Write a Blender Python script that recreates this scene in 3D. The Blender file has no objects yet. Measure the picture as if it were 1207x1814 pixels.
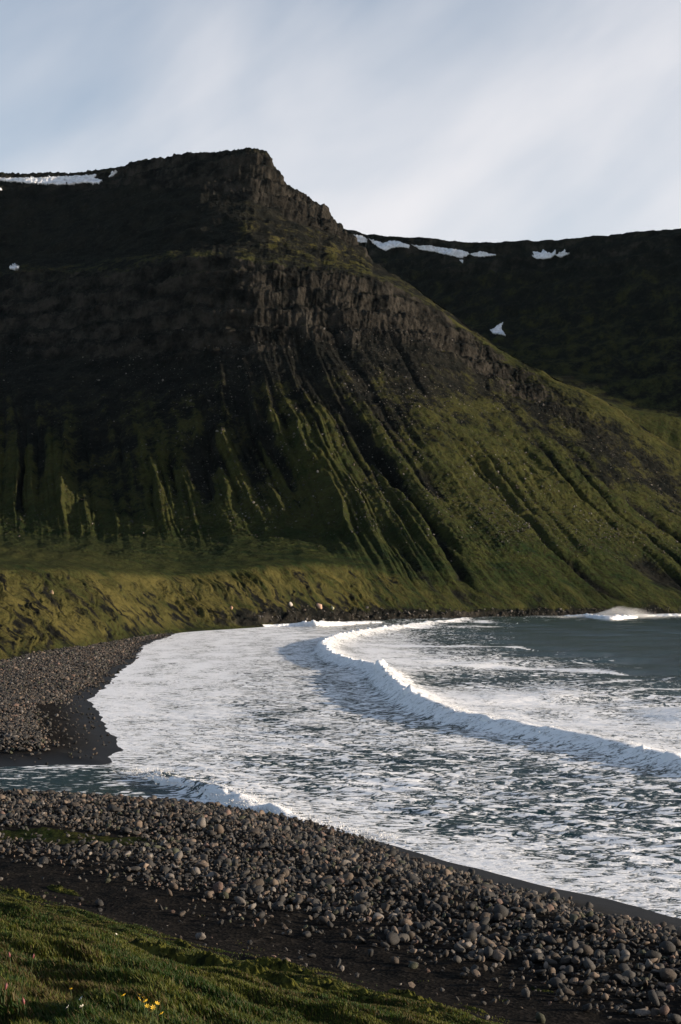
import bpy, bmesh, math, random
import numpy as np
from mathutils import Vector

# ---------------------------------------------------------------- camera, sky, sun, exposure
S = bpy.context.scene
COL = S.collection
random.seed(7)
RNG = np.random.default_rng(11)
H, F, CX, HZ = 15.0, 2492.0, 603.5, 1040.0      # eye height over the sea; focal length, centre and horizon in photo pixels
cam_d = bpy.data.cameras.new('camera')
cam = bpy.data.objects.new('camera', cam_d); COL.objects.link(cam)
cam.location = (0, 0, H); cam.rotation_euler = (math.pi/2, 0, 0)
cam_d.sensor_fit = 'VERTICAL'; cam_d.sensor_height = 24.0
cam_d.lens = F*24.0/1814.0
cam_d.shift_y = (HZ-907.0)/1814.0
cam_d.clip_start = 0.5; cam_d.clip_end = 60000
S.camera = cam
S.render.resolution_x, S.render.resolution_y = 681, 1024
SUN_AZ, SUN_EL = 97.0, 10.5                      # clockwise from +Y; degrees
az, el = math.radians(SUN_AZ), math.radians(SUN_EL)
sun_d = bpy.data.lights.new('sun', 'SUN'); sun_d.energy = 5.0; sun_d.angle = math.radians(0.5); sun_d.color = (1.0, 0.83, 0.64)
sun = bpy.data.objects.new('sun', sun_d); COL.objects.link(sun)
sd = Vector((math.sin(az)*math.cos(el), math.cos(az)*math.cos(el), math.sin(el)))
sun.rotation_euler = sd.to_track_quat('Z', 'Y').to_euler(); sun.location = (300, -20, 200)
S.view_settings.view_transform = 'Standard'; S.view_settings.look = 'None'
S.view_settings.exposure = 0.8; S.view_settings.gamma = 1.0
S.cycles.max_bounces = 5

class NT:
    """small helper for building node trees"""
    def __init__(self, tree):
        self.t = tree; self.n = tree.nodes; self.l = tree.links
    def add(self, kind, ins=None, **props):
        nd = self.n.new(kind)
        for k, v in props.items(): setattr(nd, k, v)
        for k, v in (ins or {}).items():
            sk = nd.inputs[k]
            if isinstance(v, bpy.types.NodeSocket): self.l.new(v, sk)
            else: sk.default_value = v
        return nd
    def math(self, op, a, b=None, c=None, clamp=False):
        nd = self.n.new('ShaderNodeMath'); nd.operation = op; nd.use_clamp = clamp
        for i, v in enumerate((a, b, c)):
            if v is None: continue
            if isinstance(v, bpy.types.NodeSocket): self.l.new(v, nd.inputs[i])
            else: nd.inputs[i].default_value = v
        return nd.outputs[0]
    def mix(self, f, a, b, blend='MIX'):
        nd = self.n.new('ShaderNodeMix'); nd.data_type = 'RGBA'; nd.blend_type = blend
        for sk, v in ((nd.inputs[0], f), (nd.inputs[6], a), (nd.inputs[7], b)):
            if isinstance(v, bpy.types.NodeSocket): self.l.new(v, sk)
            else: sk.default_value = v if not isinstance(v, tuple) or len(v) == 4 else (*v, 1)
        return nd.outputs[2]
    def noise(self, vec, scale, detail=4, rough=0.55, dist=0.0):
        nd = self.add('ShaderNodeTexNoise', {'Vector': vec, 'Scale': scale, 'Detail': detail, 'Roughness': rough, 'Distortion': dist})
        return nd.outputs[0]
    def ramp(self, f, lo, hi):
        nd = self.add('ShaderNodeMapRange', {0: f, 1: lo, 2: hi, 3: 0.0, 4: 1.0}, interpolation_type='SMOOTHSTEP')
        return nd.outputs[0]
    def mapping(self, vec, scale=(1, 1, 1), rot=(0, 0, 0), loc=(0, 0, 0)):
        return self.add('ShaderNodeMapping', {'Vector': vec, 'Location': loc, 'Rotation': rot, 'Scale': scale}).outputs[0]
    def attr(self, name, out=2):
        return self.add('ShaderNodeAttribute', attribute_name=name).outputs[out]

W = bpy.data.worlds.new('World'); S.world = W; W.use_nodes = True
w = NT(W.node_tree); w.n.clear()
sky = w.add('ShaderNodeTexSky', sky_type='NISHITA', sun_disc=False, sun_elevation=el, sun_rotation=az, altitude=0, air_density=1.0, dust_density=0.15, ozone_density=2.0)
tc = w.add('ShaderNodeTexCoord').outputs['Generated']
# thin cirrus: noise stretched along rising streaks
tr = w.mapping(tc, (1, 1, 1), (0, math.radians(34), 0))
n1 = w.noise(w.mapping(tr, (1.6, 1.0, 3.6), (0, 0, 0), (0.35, 0, 0.55)), 2.2, 5, 0.45, 0.3)
n2 = w.noise(w.mapping(tr, (2.0, 1.0, 7.0), (0, 0, 0), (1.7, 0, 0.6)), 2.6, 6, 0.5, 0.4)
sx = w.add('ShaderNodeSeparateXYZ', {0: tc})
side = w.math('MULTIPLY_ADD', sx.outputs[0], 0.40, w.math('MULTIPLY_ADD', sx.outputs[2], -0.75, 0.24))
cl = w.math('ADD', w.math('ADD', w.math('MULTIPLY', n1, 0.85), w.math('MULTIPLY', n2, 0.22)), side)
cl = w.ramp(cl, 0.24, 0.90)
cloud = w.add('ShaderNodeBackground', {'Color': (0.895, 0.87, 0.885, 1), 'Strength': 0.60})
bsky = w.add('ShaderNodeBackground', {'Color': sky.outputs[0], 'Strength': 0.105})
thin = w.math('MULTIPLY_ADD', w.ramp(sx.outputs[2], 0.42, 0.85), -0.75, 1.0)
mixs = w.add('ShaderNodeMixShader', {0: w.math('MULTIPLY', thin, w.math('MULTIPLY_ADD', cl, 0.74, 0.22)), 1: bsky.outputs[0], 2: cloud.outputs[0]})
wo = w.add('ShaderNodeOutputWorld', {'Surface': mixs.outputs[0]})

# ---------------------------------------------------------------- noise and small maths
def _hash(ix, iy, iz, seed):
    h = (ix.astype(np.uint32)*np.uint32(374761393) + iy.astype(np.uint32)*np.uint32(668265263)
         + iz.astype(np.uint32)*np.uint32(2246822519) + np.uint32((seed*3266489917) & 0xffffffff))
    h ^= h >> np.uint32(13); h *= np.uint32(1274126177); h ^= h >> np.uint32(16)
    h *= np.uint32(2654435769); h ^= h >> np.uint32(15)
    return h
def vnoise2(x, y, seed=0):
    """gradient noise, about -1..1"""
    x, y = np.broadcast_arrays(np.asarray(x, float), np.asarray(y, float))
    ix = np.floor(x).astype(np.int64); iy = np.floor(y).astype(np.int64)
    fx = x-ix; fy = y-iy
    u = fx*fx*fx*(fx*(fx*6-15)+10); v = fy*fy*fy*(fy*(fy*6-15)+10)
    z0 = np.zeros_like(ix)
    def g(ax, ay):
        a = (_hash(ix+ax, iy+ay, z0, seed) & np.uint32(1023)).astype(np.float64)*(2*math.pi/1024)
        return np.cos(a)*(fx-ax) + np.sin(a)*(fy-ay)
    a = g(0, 0); b = g(1, 0); c = g(0, 1); d = g(1, 1)
    return ((a+(b-a)*u)*(1-v) + (c+(d-c)*u)*v)*1.5
def vnoise3(x, y, z, seed=0):
    """value noise in 3-D, -1..1"""
    ix = np.floor(x).astype(np.int64); iy = np.floor(y).astype(np.int64); iz = np.floor(z).astype(np.int64)
    fx = x-ix; fy = y-iy; fz = z-iz
    u, v, t = (f*f*(3-2*f) for f in (fx, fy, fz))
    def g(a, b, c): return (_hash(ix+a, iy+b, iz+c, seed) & np.uint32(65535)).astype(np.float64)/32767.5-1
    def l(p, q, k): return p+(q-p)*k
    return l(l(l(g(0,0,0), g(1,0,0), u), l(g(0,1,0), g(1,1,0), u), v), l(l(g(0,0,1), g(1,0,1), u), l(g(0,1,1), g(1,1,1), u), v), t)
def fbm2(x, y, octv=4, seed=0, gain=0.5):
    s = 0; a = 1; f = 1
    for i in range(octv):
        s = s+a*vnoise2(x*f+i*17.3, y*f-i*9.1, seed+i); a *= gain; f *= 2.03
    return s
def fbm3(x, y, z, octv=3, seed=0, gain=0.5):
    s = 0; a = 1; f = 1
    for i in range(octv):
        s = s+a*vnoise3(x*f+i*7.3, y*f-i*9.1, z*f+i*3.7, seed+i); a *= gain; f *= 2.03
    return s
def sstep(a, b, x):
    t = np.clip((x-a)/(b-a), 0, 1); return t*t*(3-2*t)
def blur(A, sig, axis):
    r = max(1, int(sig*3)); k = np.exp(-0.5*(np.arange(-r, r+1)/sig)**2); k /= k.sum()
    P = np.pad(A, [(r, r) if i == axis else (0, 0) for i in range(A.ndim)], mode='edge')
    out = np.zeros_like(A, float); n = A.shape[axis]
    for i, kv in enumerate(k): out += kv*np.take(P, range(i, i+n), axis=axis)
    return out
def world_at(px, py, z=0.0):
    d = (H-z)*F/(np.asarray(py, float)-HZ); return (np.asarray(px, float)-CX)*d/F, d
def to_px(x, y, z):
    return CX+x*F/y, HZ-(z-H)*F/y
def poly_dist(x, y, P):
    """distance to an open polyline, with the arc position and the side (positive on the left of its direction)"""
    best = np.full(x.shape, 1e18); arc = np.zeros(x.shape); side = np.ones(x.shape)
    acc = 0.0
    for (x0, y0), (x1, y1) in zip(P[:-1], P[1:]):
        dx, dy = x1-x0, y1-y0; L2 = dx*dx+dy*dy
        t = np.clip(((x-x0)*dx+(y-y0)*dy)/L2, 0, 1)
        ex = x-(x0+t*dx); ey = y-(y0+t*dy); q = ex*ex+ey*ey
        m = q < best-1e-9
        best = np.where(m, q, best); arc = np.where(m, acc+t*math.sqrt(L2), arc)
        cr = dx*(y-y0)-dy*(x-x0); side = np.where(m, np.sign(cr), side)
        acc += math.sqrt(L2)
    return np.sqrt(best), arc, side
def inside(x, y, P):
    r = np.zeros(x.shape, bool)
    for (x0, y0), (x1, y1) in zip(P, P[1:]+P[:1]):
        if y0 == y1: continue
        c = ((y0 > y) != (y1 > y)) & (x < (x1-x0)*(y-y0)/(y1-y0)+x0)
        r ^= c
    return r

def link(me, name, mat=None, parent=None, kind=None, label=None, cat=None, group=None):
    o = bpy.data.objects.new(name, me); COL.objects.link(o)
    if mat and me is not None and len(me.materials) == 0: me.materials.append(mat)
    if parent: o.parent = parent
    if kind: o['kind'] = kind
    if label: o['label'] = label
    if cat: o['category'] = cat
    if group: o['group'] = group
    return o
def raw_mesh(name, V, Fc, smooth=True, attrs=None, cols=None):
    """Fc: (n, 3) or (n, 4) index array"""
    V = np.ascontiguousarray(V, np.float32); Fc = np.ascontiguousarray(Fc, np.int32)
    me = bpy.data.meshes.new(name); n, k = Fc.shape
    me.vertices.add(len(V)); me.vertices.foreach_set('co', V.ravel())
    me.loops.add(n*k); me.loops.foreach_set('vertex_index', Fc.ravel())
    me.polygons.add(n); me.polygons.foreach_set('loop_start', np.arange(0, n*k, k, dtype=np.int32))
    try: me.polygons.foreach_set('loop_total', np.full(n, k, np.int32))
    except Exception: pass
    me.polygons.foreach_set('use_smooth', np.full(n, smooth, bool))
    me.update(calc_edges=True)
    for an, av in (attrs or {}).items():
        at = me.attributes.new(an, 'FLOAT', 'POINT'); at.data.foreach_set('value', np.ascontiguousarray(av, np.float32).ravel())
    if cols is not None:
        at = me.attributes.new('Col', 'FLOAT_COLOR', 'POINT')
        at.data.foreach_set('color', np.ascontiguousarray(np.c_[cols, np.ones(len(cols))], np.float32).ravel())
    return me
def grid_mesh(name, X, Y, Z, attrs=None, flip=False, mask=None):
    R, C = X.shape
    idx = np.arange(R*C).reshape(R, C)
    a, b, c, d = idx[:-1, :-1].ravel(), idx[:-1, 1:].ravel(), idx[1:, 1:].ravel(), idx[1:, :-1].ravel()
    q = np.c_[a, d, c, b] if flip else np.c_[a, b, c, d]
    if mask is not None: q = q[mask.ravel()]
    return raw_mesh(name, np.c_[X.ravel(), Y.ravel(), Z.ravel()], q, True, {k: v.ravel() for k, v in (attrs or {}).items()})

def new_mat(name):
    m = bpy.data.materials.new(name); m.use_nodes = True
    t = NT(m.node_tree); t.n.clear()
    bs = t.add('ShaderNodeBsdfPrincipled'); out = t.add('ShaderNodeOutputMaterial', {0: bs.outputs[0]})
    return m, t, bs
def put(t, bs, **kw):
    for k, v in kw.items():
        sk = bs.inputs[('Specular IOR Level' if k == 'Specular_IOR_Level' else k.replace('_', ' '))]
        if isinstance(v, bpy.types.NodeSocket): t.l.new(v, sk)
        else: sk.default_value = v if not isinstance(v, tuple) or len(v) != 3 else (*v, 1)

# ---------------------------------------------------------------- plan of the bay
NRM = np.array([0.684, 0.730])                    # from the near beach towards the sea, and along the beach
TAN = np.array([0.730, -0.684])
coast_px = [(1207,1622),(1100,1592),(1000,1572),(900,1547),(800,1522),(700,1492),(620,1468),(540,1448),(470,1434),(380,1424),(200,1414),(60,1409),(-80,1406),(-200,1401),
            (-200,1374),(-80,1366),(0,1362),(100,1358),(190,1358),(218,1352),(205,1342),(232,1330),(222,1312),(200,1290),(186,1262),(168,1240),(205,1210),(215,1195),(248,1168),(258,1145),(300,1128),(330,1118),
            (380,1112),(440,1107),(500,1104),(560,1100),(700,1096),(850,1090),(1000,1087),(1207,1085),(1450,1082),(1800,1079),(2600,1073)]
COAST = [(140.0, -52.7), (75.0, 8.3)]+[tuple(float(v) for v in world_at(a, b)) for a, b in coast_px]
LAND = COAST+[(3000.0, 1200.0), (3000.0, 4000.0), (-4000.0, 4000.0), (-4000.0, -400.0), (140.0, -400.0)]
def coast_D(x, y):
    wob = 0.18*fbm2(x*0.22, y*0.22, 3, 5)*np.clip(y/110, 0.6, 4)+sstep(112, 135, y)*0.55*vnoise2(x*0.3, y*0.26, 6)*np.clip(y/200, 0.5, 2)
    d, arc, _ = poly_dist(x, y, COAST)
    return np.where(inside(x, y, LAND), d, -d)+wob
def s_in(x, y): return 57.3-(NRM[0]*x+NRM[1]*y)
def ground_parts(x, y):
    x = np.asarray(x, float); y = np.asarray(y, float)
    D = coast_D(x, y); s = s_in(x, y)
    zb = np.where(D > 0, 2.75*(1-np.exp(-(np.clip(D, 0, None)/13)**1.4)), 0.09*D)
    zb = np.clip(zb, -6, None)
    near = sstep(125, 95, y)
    al = TAN[0]*x+TAN[1]*y
    zb = zb+0.10*fbm2(x*0.35, y*0.35, 3, 21)*sstep(0.5, 6, D)+0.25*fbm2(x*0.06, y*0.06, 2, 29)*sstep(4, 14, D)
    # pebble berm on the near beach
    zb = zb+near*0.35*np.exp(-((D-11)/3.5)**2)*sstep(3, 8, D)
    g = 2.75+0.33*(s-25.3)
    hum = 0.31*fbm2(al*0.11, s*0.36, 3, 31)+0.20*fbm2(al*0.36+3, s*0.95, 3, 37)
    g = g+hum*sstep(22, 30, s)
    # a shaded hollow low down on the grass
    hx, hy = -3.6, 13.6
    g = g-1.0*sstep(-2.6, -3.25, x)*np.exp(-((y-13.2)/1.9)**2)
    g = np.where(near > 0, g, -5)
    k = 0.45
    hh = np.clip(0.5+0.5*(g-zb)/k, 0, 1); zm = zb+(g-zb)*hh+k*hh*(1-hh)
    z = np.where(D > 0, zb+(zm-zb)*near, zb)
    return z, D, s, al, near
def ground_z(x, y): return ground_parts(x, y)[0]
def pix_ground(px, py):
    """where the line of sight through a photo pixel meets the ground"""
    lo, hi = 4.0, 700.0
    ds = np.geomspace(lo, hi, 900); x = (px-CX)*ds/F
    gz = ground_z(x, ds); lz = H+ds*(HZ-py)/F
    i = int(np.argmax(gz >= lz))
    return float(x[i]), float(ds[i]), float(gz[i])

# ---------------------------------------------------------------- materials of the land
def mat_ground():
    m, t, bs = new_mat('shore_ground')
    co = t.add('ShaderNodeTexCoord').outputs['Object']
    grass, wet = t.attr('grass'), t.attr('wet')
    n_big = t.noise(co, 0.35, 5); n_fine = t.noise(co, 9.0, 5, 0.65); n_mid = t.noise(co, 2.2, 4)
    vor = t.add('ShaderNodeTexVoronoi', {'Vector': co, 'Scale': 7.5, 'Randomness': 1.0})
    peb = t.mix(t.ramp(vor.outputs['Color'], 0.1, 0.95), (0.004, 0.004, 0.004), (0.024, 0.021, 0.018))
    sand = t.mix(n_fine, (0.006, 0.0055, 0.005), (0.012, 0.011, 0.010))
    gravel = t.mix(t.ramp(n_mid, 0.4, 0.62), sand, peb)
    gravel = t.mix(wet, gravel, (0.004, 0.004, 0.004))
    soil = t.mix(n_mid, (0.011, 0.009, 0.005), (0.024, 0.019, 0.009))
    turf = t.mix(t.ramp(n_big, 0.35, 0.65), (0.009, 0.017, 0.004), (0.030, 0.032, 0.008))
    turf = t.mix(t.ramp(n_fine, 0.45, 0.7), turf, soil)
    c = t.mix(t.ramp(t.math('ADD', grass, t.math('MULTIPLY_ADD', n_mid, 0.6, -0.3)), 0.4, 0.6), gravel, turf)
    hgt = t.math('ADD', t.math('MULTIPLY', n_fine, 0.5), t.math('MULTIPLY', vor.outputs['Distance'], t.math('MULTIPLY_ADD', wet, -0.9, 0.9)))
    bmp = t.add('ShaderNodeBump', {'Height': hgt, 'Strength': 0.6, 'Distance': 0.05})
    put(t, bs, Base_Color=c, Roughness=t.math('MULTIPLY_ADD', wet, -0.3, 0.95), Normal=bmp.outputs[0])
    put(t, bs, Specular_IOR_Level=t.math('MULTIPLY_ADD', wet, 0.22, 0.02))
    return m
def mat_mountain():
    m, t, bs = new_mat('mountain_slope')
    co = t.add('ShaderNodeTexCoord').outputs['Object']
    rock, green, dry, band = t.attr('rock'), t.attr('green'), t.attr('dry'), t.attr('band')
    n1 = t.noise(co, 0.012, 6, 0.6); n2 = t.noise(co, 0.06, 8, 0.68); n3 = t.noise(co, 0.35, 5, 0.7)
    grs = t.mix(t.ramp(n2, 0.35, 0.65), (0.010, 0.021, 0.008), (0.035, 0.041, 0.013))
    grs = t.mix(t.math('MULTIPLY', t.ramp(n3, 0.44, 0.63), 0.85), grs, (0.013, 0.012, 0.007))
    grs = t.mix(t.math('MULTIPLY', dry, t.ramp(n1, 0.2, 0.6)), grs, (0.082, 0.072, 0.024))
    scree = t.mix(t.ramp(n2, 0.3, 0.7), (0.005, 0.006, 0.0058), (0.017, 0.0165, 0.0135))
    scree = t.mix(t.ramp(n3, 0.55, 0.75), scree, (0.038, 0.035, 0.029))
    rk = t.mix(t.ramp(n2, 0.35, 0.7), (0.005, 0.0055, 0.0055), (0.040, 0.036, 0.030))
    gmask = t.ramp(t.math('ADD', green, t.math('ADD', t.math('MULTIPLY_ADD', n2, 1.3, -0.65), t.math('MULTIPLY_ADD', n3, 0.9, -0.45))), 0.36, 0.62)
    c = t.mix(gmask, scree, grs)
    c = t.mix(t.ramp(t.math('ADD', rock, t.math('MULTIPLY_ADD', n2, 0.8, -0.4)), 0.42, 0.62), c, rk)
    hgt = t.math('ADD', t.math('MULTIPLY', n2, 6.0), t.math('MULTIPLY', n3, 1.3))
    bmp = t.add('ShaderNodeBump', {'Height': hgt, 'Strength': 0.9, 'Distance': 1.0})
    put(t, bs, Base_Color=c, Roughness=0.95, Normal=bmp.outputs[0])
    bs.inputs['Specular IOR Level'].default_value = 0.02
    return m
M_GROUND, M_MTN = mat_ground(), mat_mountain()

# ---------------------------------------------------------------- ground: beaches and grass slope as one sheet
def build_ground():
    ys = np.concatenate([np.linspace(-45, 8, 50), np.arange(8.1, 60, 0.16), 60*np.exp(np.arange(0, math.log(110/60.), 0.0032)), 110*np.exp(np.arange(0, math.log(760/110.), 0.0062))])
    u = np.concatenate([np.linspace(-0.9, -0.30, 80)[:-1], np.linspace(-0.30, 0.30, 760), np.linspace(0.30, 0.9, 80)[1:]])
    wd = np.sqrt(ys**2+30**2)
    X = wd[:, None]*u[None, :]; Y = np.repeat(ys[:, None], len(u), 1)
    z, D, s, al, near = ground_parts(X, Y)
    patch = np.exp(-(((X+13.5)/5.5)**2+((Y-71)/2.6)**2))
    edge = fbm2(al*0.16, s*0.5, 4, 41)
    edge = edge+0.45*fbm2(X*0.9, Y*0.9, 3, 42)
    grass = np.clip(sstep(24.8, 30.0, s+3.6*edge)*near+1.2*sstep(0.4, 0.8, patch+0.25*edge), 0, 1)
    wet = sstep(6.5, 1.5, D)
    z = z+grass*0.05*fbm2(X*2.3, Y*2.3, 2, 43)*near
    me = grid_mesh('ground', X, Y, z, {'grass': grass, 'wet': wet})
    return link(me, 'ground', M_GROUND, kind='structure')
ground = build_ground()

# ---------------------------------------------------------------- main mountain
def curve(pts):
    a = np.array(pts, float); return lambda px: np.interp(px, a[:, 0], a[:, 1])
def lay(ctrl, px, rows, smooth, keep=()):
    """ctrl: list of (depth curve, pixel-row curve or height curve); gives X, Y, Z and the running parameter"""
    Ds = np.array([c[0](px) for c in ctrl]); Zs = []
    for (dc, kind, zc), d in zip(ctrl, Ds):
        v = zc(px); Zs.append(H+d*(HZ-v)/F if kind == 'py' else v)
    Zs = np.array(Zs)
    for k in range(len(ctrl)):
        if k not in keep: Zs[k] = blur(Zs[k], 22, 0)
        elif k == 8: Ds[k] = blur(Ds[k], 45, 0)
        Ds[k] = blur(Ds[k], 14 if k in keep else 22, 0)
    out_d, out_z, T = [], [], []
    for k, n in enumerate(rows):
        t = np.linspace(0, 1, n, endpoint=False)[:, None]
        out_d.append(Ds[k]+(Ds[k+1]-Ds[k])*t); out_z.append(Zs[k]+(Zs[k+1]-Zs[k])*t); T.append(k+t+0*px)
    out_d.append(Ds[-1:]); out_z.append(Zs[-1:]); T.append(np.full((1, len(px)), float(len(rows))))
    D = np.concatenate(out_d); Z = np.concatenate(out_z); T = np.concatenate(T)
    if smooth: D = blur(D, smooth, 0); Z = blur(Z, smooth, 0)
    return (px-CX)/F*D, D, Z, T
def normals(X, Y, Z):
    P = np.stack([X, Y, Z], -1)
    du = np.gradient(P, axis=1); dv = np.gradient(P, axis=0)
    n = np.cross(du, dv); n /= np.linalg.norm(n, axis=-1, keepdims=True)+1e-9
    return n

m_foot_d = curve([(-700,140),(-300,190),(0,240),(150,312),(240,395),(310,468),(450,520),(600,612),(760,662),(900,716),(1050,752),(1207,795),(1400,840),(1800,930)])
m_foot_z = curve([(-700,2.2),(0,2.2),(310,1.8),(450,1.0),(600,-1),(1800,-1)])
m_bank_d = curve([(-700,240),(-300,290),(0,345),(150,425),(300,540),(450,600),(600,668),(760,705),(900,745),(1050,790),(1207,835),(1400,875),(1800,960)])
m_bank_y = curve([(-700,985),(-300,998),(0,1004),(150,1008),(300,1019),(380,1010),(450,1004),(560,993),(620,1001),(680,1012),(760,1025),(900,1035),(1050,1031),(1207,1038),(1400,1046),(1800,1050)])
m_tal_d = curve([(-700,800),(0,830),(150,820),(300,800),(450,785),(600,765),(750,758),(900,785),(1050,830),(1207,885),(1400,900),(1800,980)])
m_tal_y = curve([(-700,930),(0,948),(300,952),(450,952),(600,955),(750,955),(900,965),(1050,970),(1207,985),(1400,1010),(1800,1040)])
m_cb_d = curve([(-700,1260),(-200,1150),(0,1115),(150,1065),(300,1022),(450,1000),(600,1012),(760,1040),(830,1055),(900,1040),(1075,1005),(1207,1010),(1400,1010),(1800,1020)])
m_cb_y = curve([(-700,600),(0,620),(150,635),(300,640),(450,620),(600,600),(760,602),(830,640),(900,690),(980,740),(1075,790),(1207,880),(1400,950),(1800,1035)])
m_ct_d = curve([(-700,1300),(-200,1265),(0,1225),(150,1160),(300,1100),(450,1062),(600,1075),(700,1095),(760,1105),(830,1112),(900,1085),(980,1065),(1075,1060),(1207,1060),(1400,1050),(1800,1040)])
m_ct_y = curve([(-700,500),(-200,495),(0,488),(150,478),(300,456),(380,452),(450,463),(520,470),(600,480),(680,498),(760,537),(830,587),(900,635),(980,677),(1075,720),(1207,810),(1400,905),(1800,1033)])
m_be_d = curve([(-700,1360),(0,1330),(150,1285),(300,1200),(430,1145),(520,1160),(600,1190),(640,1205),(700,1180),(760,1140),(830,1125),(900,1095),(980,1072),(1075,1064),(1207,1063),(1400,1053),(1800,1043)])
m_be_y = curve([(-700,470),(0,462),(150,455),(300,440),(430,434),(520,437),(600,450),(640,464),(700,491),(760,529),(830,581),(900,629),(980,671),(1075,714.5),(1207,805),(1400,901),(1800,1032)])
m_uc_d = curve([(-700,1460),(0,1440),(230,1390),(330,1320),(430,1262),(500,1275),(560,1290),(600,1300),(640,1280),(700,1215),(760,1155),(830,1130),(900,1098),(980,1075),(1075,1067),(1207,1066),(1400,1056),(1800,1046)])
m_uc_y = curve([(-700,345),(0,338),(150,336),(230,330),(330,330),(420,343),(450,348),(500,380),(560,412),(600,432),(640,457),(700,489),(760,527),(830,579.5),(900,627),(980,669.5),(1075,713),(1207,804),(1400,900.5),(1800,1031.5)])
sky_pts = [(-700,300),(-300,306),(0,304),(40,306),(90,303),(130,305),(170,299),(222,293),(230,285),(260,280),(300,276),(335,268),(380,266),(420,261),(440,257),(455,260),(474,263),(480,276),(486,290),(497,300),(504,318),(520,330),(540,340),(556,352),(575,364),(590,384),(598,396),(612,407),(625,422),(640,447),(660,466),(680,477),(700,486),(720,500),(740,511),(760,524),(780,540),(800,553),(830,577),(860,600),(900,625),(940,648),(980,668),(1020,687),(1075,712),(1140,755),(1207,803),(1400,900),(1800,1031)]
m_sk_y = curve(sky_pts)
m_sk_d = curve([(-700,1500),(0,1478),(220,1440),(300,1402),(430,1342),(500,1335),(600,1322),(640,1292),(700,1222),(760,1160),(830,1134),(900,1101),(980,1078),(1075,1070),(1207,1069),(1400,1059),(1800,1049)])
def build_mountain():
    px = np.concatenate([np.linspace(-700, -60, 170)[:-1], np.linspace(-60, 1270, 1180), np.linspace(1270, 1800, 140)[1:]])
    z7 = H+m_sk_d(px)*(HZ-m_sk_y(px))/F
    drop = np.interp(px, [-700, 440, 490, 600, 800, 1075, 1207, 1800], [-6, 2, 12, 28, 30, 22, 18, 14])
    ztal = lambda p: H+m_tal_d(p)*(HZ-m_tal_y(p))/F
    zcb = lambda p: H+m_cb_d(p)*(HZ-m_cb_y(p))/F
    ctrl = [(lambda p: m_foot_d(p)-14, 'z', lambda p: m_foot_z(p)-3.0), (m_foot_d, 'z', m_foot_z), (m_bank_d, 'py', m_bank_y), (m_tal_d, 'py', lambda p: m_tal_y(p)+7*fbm2(p/75, p*0, 2, 64)), (lambda p: m_tal_d(p)+0.38*(m_cb_d(p)-m_tal_d(p)), 'z', lambda p: ztal(p)+0.27*(zcb(p)-ztal(p))), (m_cb_d, 'py', m_cb_y),
            (m_ct_d, 'py', m_ct_y), (m_be_d, 'py', m_be_y), (m_uc_d, 'py', m_uc_y), (m_sk_d, 'py', m_sk_y),
            (lambda p: m_sk_d(p)+70, 'z', lambda p: z7-drop), (lambda p: m_sk_d(p)+260, 'z', lambda p: z7-drop*5)]
    rows = [6, 120, 70, 110, 170, 130, 40, 80, 60, 14, 10]
    X, D, Z, T = lay(ctrl, px, rows, 2.2, (6, 7, 8, 9, 10))
    T = np.where(T < 2, T, np.where(T < 3, 2+(T-2)*0.38, np.where(T < 4, 2.38+(T-3)*0.62, T-1)))
    PX = np.repeat(px[None, :], X.shape[0], 0); PY = HZ-(Z-H)*F/D
    n = normals(X, D, Z)
    # flow-line coordinate: gullies run down and to the side, the more so towards the open end of the slope
    mm = curve([(-700,-0.3),(0,0.02),(150,0.12),(300,0.28),(450,0.46),(600,0.68),(750,0.92),(900,1.14),(1050,1.32),(1250,1.5),(1800,1.7)])
    dy = np.clip(PY-600, -60, 520); dyc = dy*(0.75+0.0006*np.clip(dy, 0, None))
    U = PX.copy()
    for _ in range(12): U = 0.5*U+0.5*(PX-mm(U)*dyc)
    # talus gullies (T 2..4), bank gullies (T 1..2)
    wob = 10*fbm2(U/130, PY/120, 4, 61)
    def gul(u, seed, asym=0.0):
        a = vnoise2(u, PY/330+0.0*u, seed); return np.abs(a)**0.75
    ga = gul((U+wob)/62, 70); gb = gul((U+wob*0.8)/27, 71); gc = gul((U+wob*0.5)/11.5, 72)
    t0 = np.interp(px, [-700, 540, 760, 1800], [2.07, 2.07, 1.0, 1.0])[None, :]
    env = sstep(t0, t0+0.85, T)**1.5*(1-np.interp(px, [-700, 350, 650, 1800], [0.72, 0.72, 0.45, 0.45])[None, :]*sstep(3.1, 3.8, T))*(1-0.6*sstep(3.9, 4.35, T))*np.clip(0.75+0.55*fbm2(U/150, PY/160, 2, 69), 0.2, 1.5)
    env = env*np.interp(px, [-700, 900, 1207, 1800], [1, 1, 0.75, 0.7])[None, :]
    soft = np.interp(px, [-700, 560, 760, 1800], [1, 1, 0.5, 0.5])[None, :]
    shp = np.interp(px, [-700, 560, 800, 1800], [-1, -1, 0.6, 1])[None, :]       # crests sharp on the near fans, channels sharp further along
    disp = env*soft*(np.interp(px, [-700, 560, 760, 1800], [10, 9, 5, 5])[None, :]*shp*(ga-0.45)+np.interp(px, [-700, 560, 760, 1800], [6.5, 6.5, 2.8, 2.8])[None, :]*np.clip(4*vnoise2(U/90, PY/300, 56), -1, 1)*(gb-0.45)-np.interp(px, [-700, 600, 760, 1800], [10, 9, 2.5, 2.5])[None, :]*(gul((U+wob*0.9)/41+20, 52)-0.45)+3.8*(gc-0.45)+1.0*(gul((U+wob*0.4)/5.5, 55)-0.45))
    gd = np.exp(-(vnoise2((U+wob)/70+9, PY/500, 73)/0.11)**2)+0.6*np.exp(-(vnoise2((U+wob*0.7)/33+4, PY/400, 74)/0.14)**2)
    gd = gd*(0.25+0.95*sstep(-0.25, 0.35, vnoise2(U/85+3, PY/900, 54)))
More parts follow.
